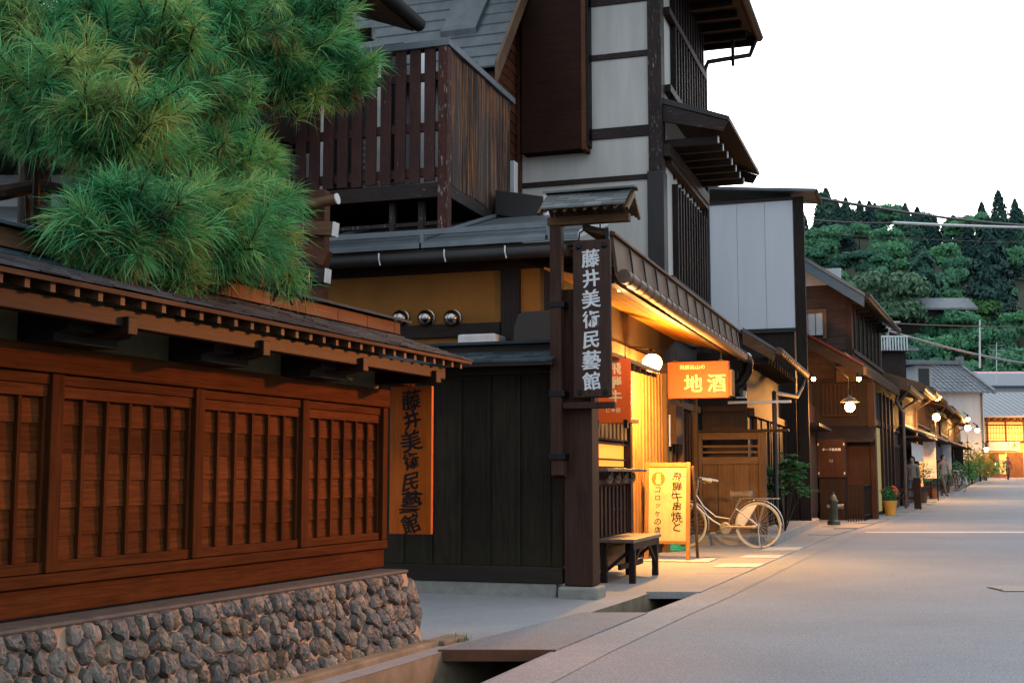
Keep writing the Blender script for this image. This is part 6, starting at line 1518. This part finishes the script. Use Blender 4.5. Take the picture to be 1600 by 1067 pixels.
person(ground_at(1474,52), R(195), 1.68, (.2,.2,.22), (.1,.1,.1), M['hair'], 'person in a grey top and dark trousers walking alone farther down the street')
person(ground_at(1575,94), R(170), 1.68, (.3,.06,.05), (.06,.06,.07), M['hair'], 'person in a red top in front of the orange end house')

# ------------------------------------------------------------------ street lamp on the near right pavement (its light falls on the fence)
lpz = (4.75, 9.6, 2.95)
t = thing('street_lamp', (5.2,9.9,.1), 'amber street lamp on the near right pavement opposite the garden fence', 'street lamp')
mb = MB(); mb.tube([(5.6,10.0,.05),(5.6,10.0,3.25),(5.45,9.95,3.4),(4.8,9.62,3.3)], .045, 8); mb.build('pole', M['iron'], t, smooth=True)
mb = MB(); mb.lathe(lpz, [(.2,.16),(.15,.26),(.04,.34)], 14); mb.build('lamp_shade', M['iron'], t)
mb = MB(); mb.ball(lpz, .1, 12, 8); mb.build('lamp_globe', M['lamp_glass'], t, smooth=True)
L = bpy.data.lights.new('lamp_light', 'SPOT'); L.energy = 1450; L.color = (1,.28,.04); L.shadow_soft_size = .1; L.spot_size = R(56); L.spot_blend = 1.0
o = bpy.data.objects.new('lamp_light', L); COL.objects.link(o); o.location = (lpz[0]-.1, lpz[1]-.05, lpz[2]-.14)
o.rotation_euler = (Vector((-2.0,6.1,1.6))-o.location).to_track_quat('-Z','Y').to_euler()

# ------------------------------------------------------------------ the pine
pt_ = thing('pine_tree', (-2.62,6.7,0), 'large green pine with long needles overhanging the fence roof', 'tree')
mb = MB(); tk = [(-2.62,6.75,-.1),(-2.6,6.7,1.2),(-2.57,6.6,2.2),(-2.6,6.6,3.0),(-2.4,6.7,3.8),(-2.1,6.8,4.6),(-1.9,6.9,5.4)]
mb.tube(tk, .11, 10, .05); tr_ = mb.build('trunk', M['bark'], pt_, smooth=True)
pads = [ # centre px, py, depth, radii px (x, y), tufts
 (20,0,6.2,90,50,26),(170,-15,6.5,110,50,30),(320,-10,7,110,50,30),(450,-10,7.4,100,45,26),(20,140,6.1,70,80,34),(40,200,6.4,70,36,20),(160,215,5.6,90,50,34),(40,40,5.9,120,80,52),(150,30,6.2,110,70,44),(90,120,5.6,120,75,60),(190,170,5.5,110,60,58),(250,70,6.0,110,80,60),(60,190,6.0,70,40,20),
 (350,40,6.8,110,70,48),(330,140,6.6,100,60,44),(430,60,7.2,100,70,50),(500,40,7.4,80,65,44),(545,105,7.5,62,50,38),(450,125,7.3,85,38,32),(525,130,7.5,42,24,14),
 (240,250,6.1,130,55,46),(335,240,6.5,100,52,50),(395,262,6.8,52,52,38),(425,320,6.9,38,46,32),(300,320,6.3,130,55,62),(190,320,6.3,90,50,40),(385,340,6.7,70,50,46),
 (320,385,6.2,110,36,50),(410,385,6.8,48,36,32),(445,420,7.0,24,18,12),(180,385,6.0,75,34,34),(260,405,6.1,70,24,22),(130,350,6.2,50,40,14),(215,345,6.7,110,60,30),(120,90,6.8,140,110,50),(330,80,7.3,140,90,50),(280,300,7.1,120,80,44)]
NE = []; OLD = []; TI = []; tw = MB(); br_ = MB()
def needles(c, d, n, L, out, spread=.95, tint=None):
    d = np.array(d)/np.linalg.norm(d)
    v = rng.normal(size=(n,3)); v = v/np.linalg.norm(v,axis=1,keepdims=True)
    dirs = d*rng.uniform(.25,1.3,(n,1))+v*spread; dirs /= np.linalg.norm(dirs,axis=1,keepdims=True)
    base = np.array(c)-d*rng.uniform(0,.2,(n,1)); ln = L*rng.uniform(.6,1.15,(n,1))
    tip = base+dirs*ln; tip[:,2] -= (ln[:,0]**2)*1.3
    side = np.cross(dirs, rng.normal(size=(n,3))); side /= np.linalg.norm(side,axis=1,keepdims=True); side *= .002
    mid = base+dirs*ln*.5
    out.append(np.stack([base-side, mid-side*1.1, tip, mid+side*1.1],1).reshape(-1,3))
    if tint is not None: TI.append(np.repeat(np.clip(tint+rng.normal(size=n)*.13,0,1),4))
for (px,py,Y,rx,ry,nt) in pads:
    if py > 310: Y = min(Y, FF.pt(FF.az(px, 450, -.1)[0], -.1, 0).y)
    c = P(px,py,Y); sx_ = rx*Y/FPX; sy_ = ry*Y/FPX; sd_ = (sx_+sy_)*.5
    f = min(range(len(tk)), key=lambda i: abs(tk[i][2]-(c.z-.25))); j = Vector(tk[f])
    br_.tube([j, j.lerp(c,.4)+Vector((0,0,-.12)), j.lerp(c,.75)+Vector((0,0,-.1)), c+Vector((0,0,-sy_*.3))], .028, 6, .012)
    ptint = rng.uniform(.2,.55)+(.15 if px < 260 and py < 240 else 0)
    for k in range(int(nt*1.0)):
        d = rng.normal(size=3); d /= np.linalg.norm(d); rr = .2+.95*rng.random()**.8
        p = Vector((c.x+d[0]*sx_*rr*.95, c.y+d[1]*sd_*rr, c.z+d[2]*sy_*rr*.9))
        dr = np.array([d[0]*.9+rng.normal()*.35+.1, d[1]*.6+rng.normal()*.35-.3, d[2]*.5+.25+rng.normal()*.3])
        dr /= np.linalg.norm(dr)
        needles(p, dr, 105, .165, NE, .5+.25*rng.random(), ptint+rng.uniform(-.35,.5))
        q = Vector(p)-Vector(dr)*.2; tw.tube([q, p], .006, 4, .004)
        if k % 3 == 0: tw.tube([c+Vector((0,0,-sy_*.3)), q], .007, 4, .005)
        if d[2] < -.05 and rng.random() < .3: needles(p+Vector((0,0,-.05)), (d[0]*.3, -.2, -1), 30, .14, OLD, .5)
br_.tube([P(-120,315,6.3), P(10,300,6.3), P(60,290,6.4), P(120,300,6.4), P(170,330,6.5)], .05, 8, .02); br_.tube([P(46,300,6.5), P(90,345,6.2), P(140,320,6.1), P(220,312,6.0)], .03, 7, .012); br_.build('branch', M['bark'], tr_, smooth=True); tw.build('twigs', M['bark'], tr_)
V = np.concatenate(NE)-np.array(ROOT[pt_.name]); me = raw_mesh('foliage', V, 4, M['needle']); at_ = me.attributes.new('tint','FLOAT','POINT'); at_.data.foreach_set('value', np.concatenate(TI).astype(np.float32)); o = bpy.data.objects.new('foliage', me); COL.objects.link(o); o.parent = pt_
V = np.concatenate(OLD)-np.array(ROOT[pt_.name]); me = raw_mesh('old_foliage', V, 4, M['needle_old']); o = bpy.data.objects.new('old_foliage', me); COL.objects.link(o); o.parent = pt_

# ------------------------------------------------------------------ evening air
mb = MB(); mb.box(W, -75, 1560, -960, 960, -1.6, 150)
hm = bpy.data.materials.new('evening_air'); hm.use_nodes = True; hn = hm.node_tree.nodes; hn.remove(hn['Principled BSDF'])
pv = hn.new('ShaderNodeVolumePrincipled'); pv.inputs['Color'].default_value = (.7,.92,1,1); pv.inputs['Density'].default_value = .0005
hm.node_tree.links.new(pv.outputs[0], hn['Material Output'].inputs['Volume'])
hz_ = mb.build('haze', hm); hz_['kind'] = 'stuff'
scn.cycles.volume_bounces = 0
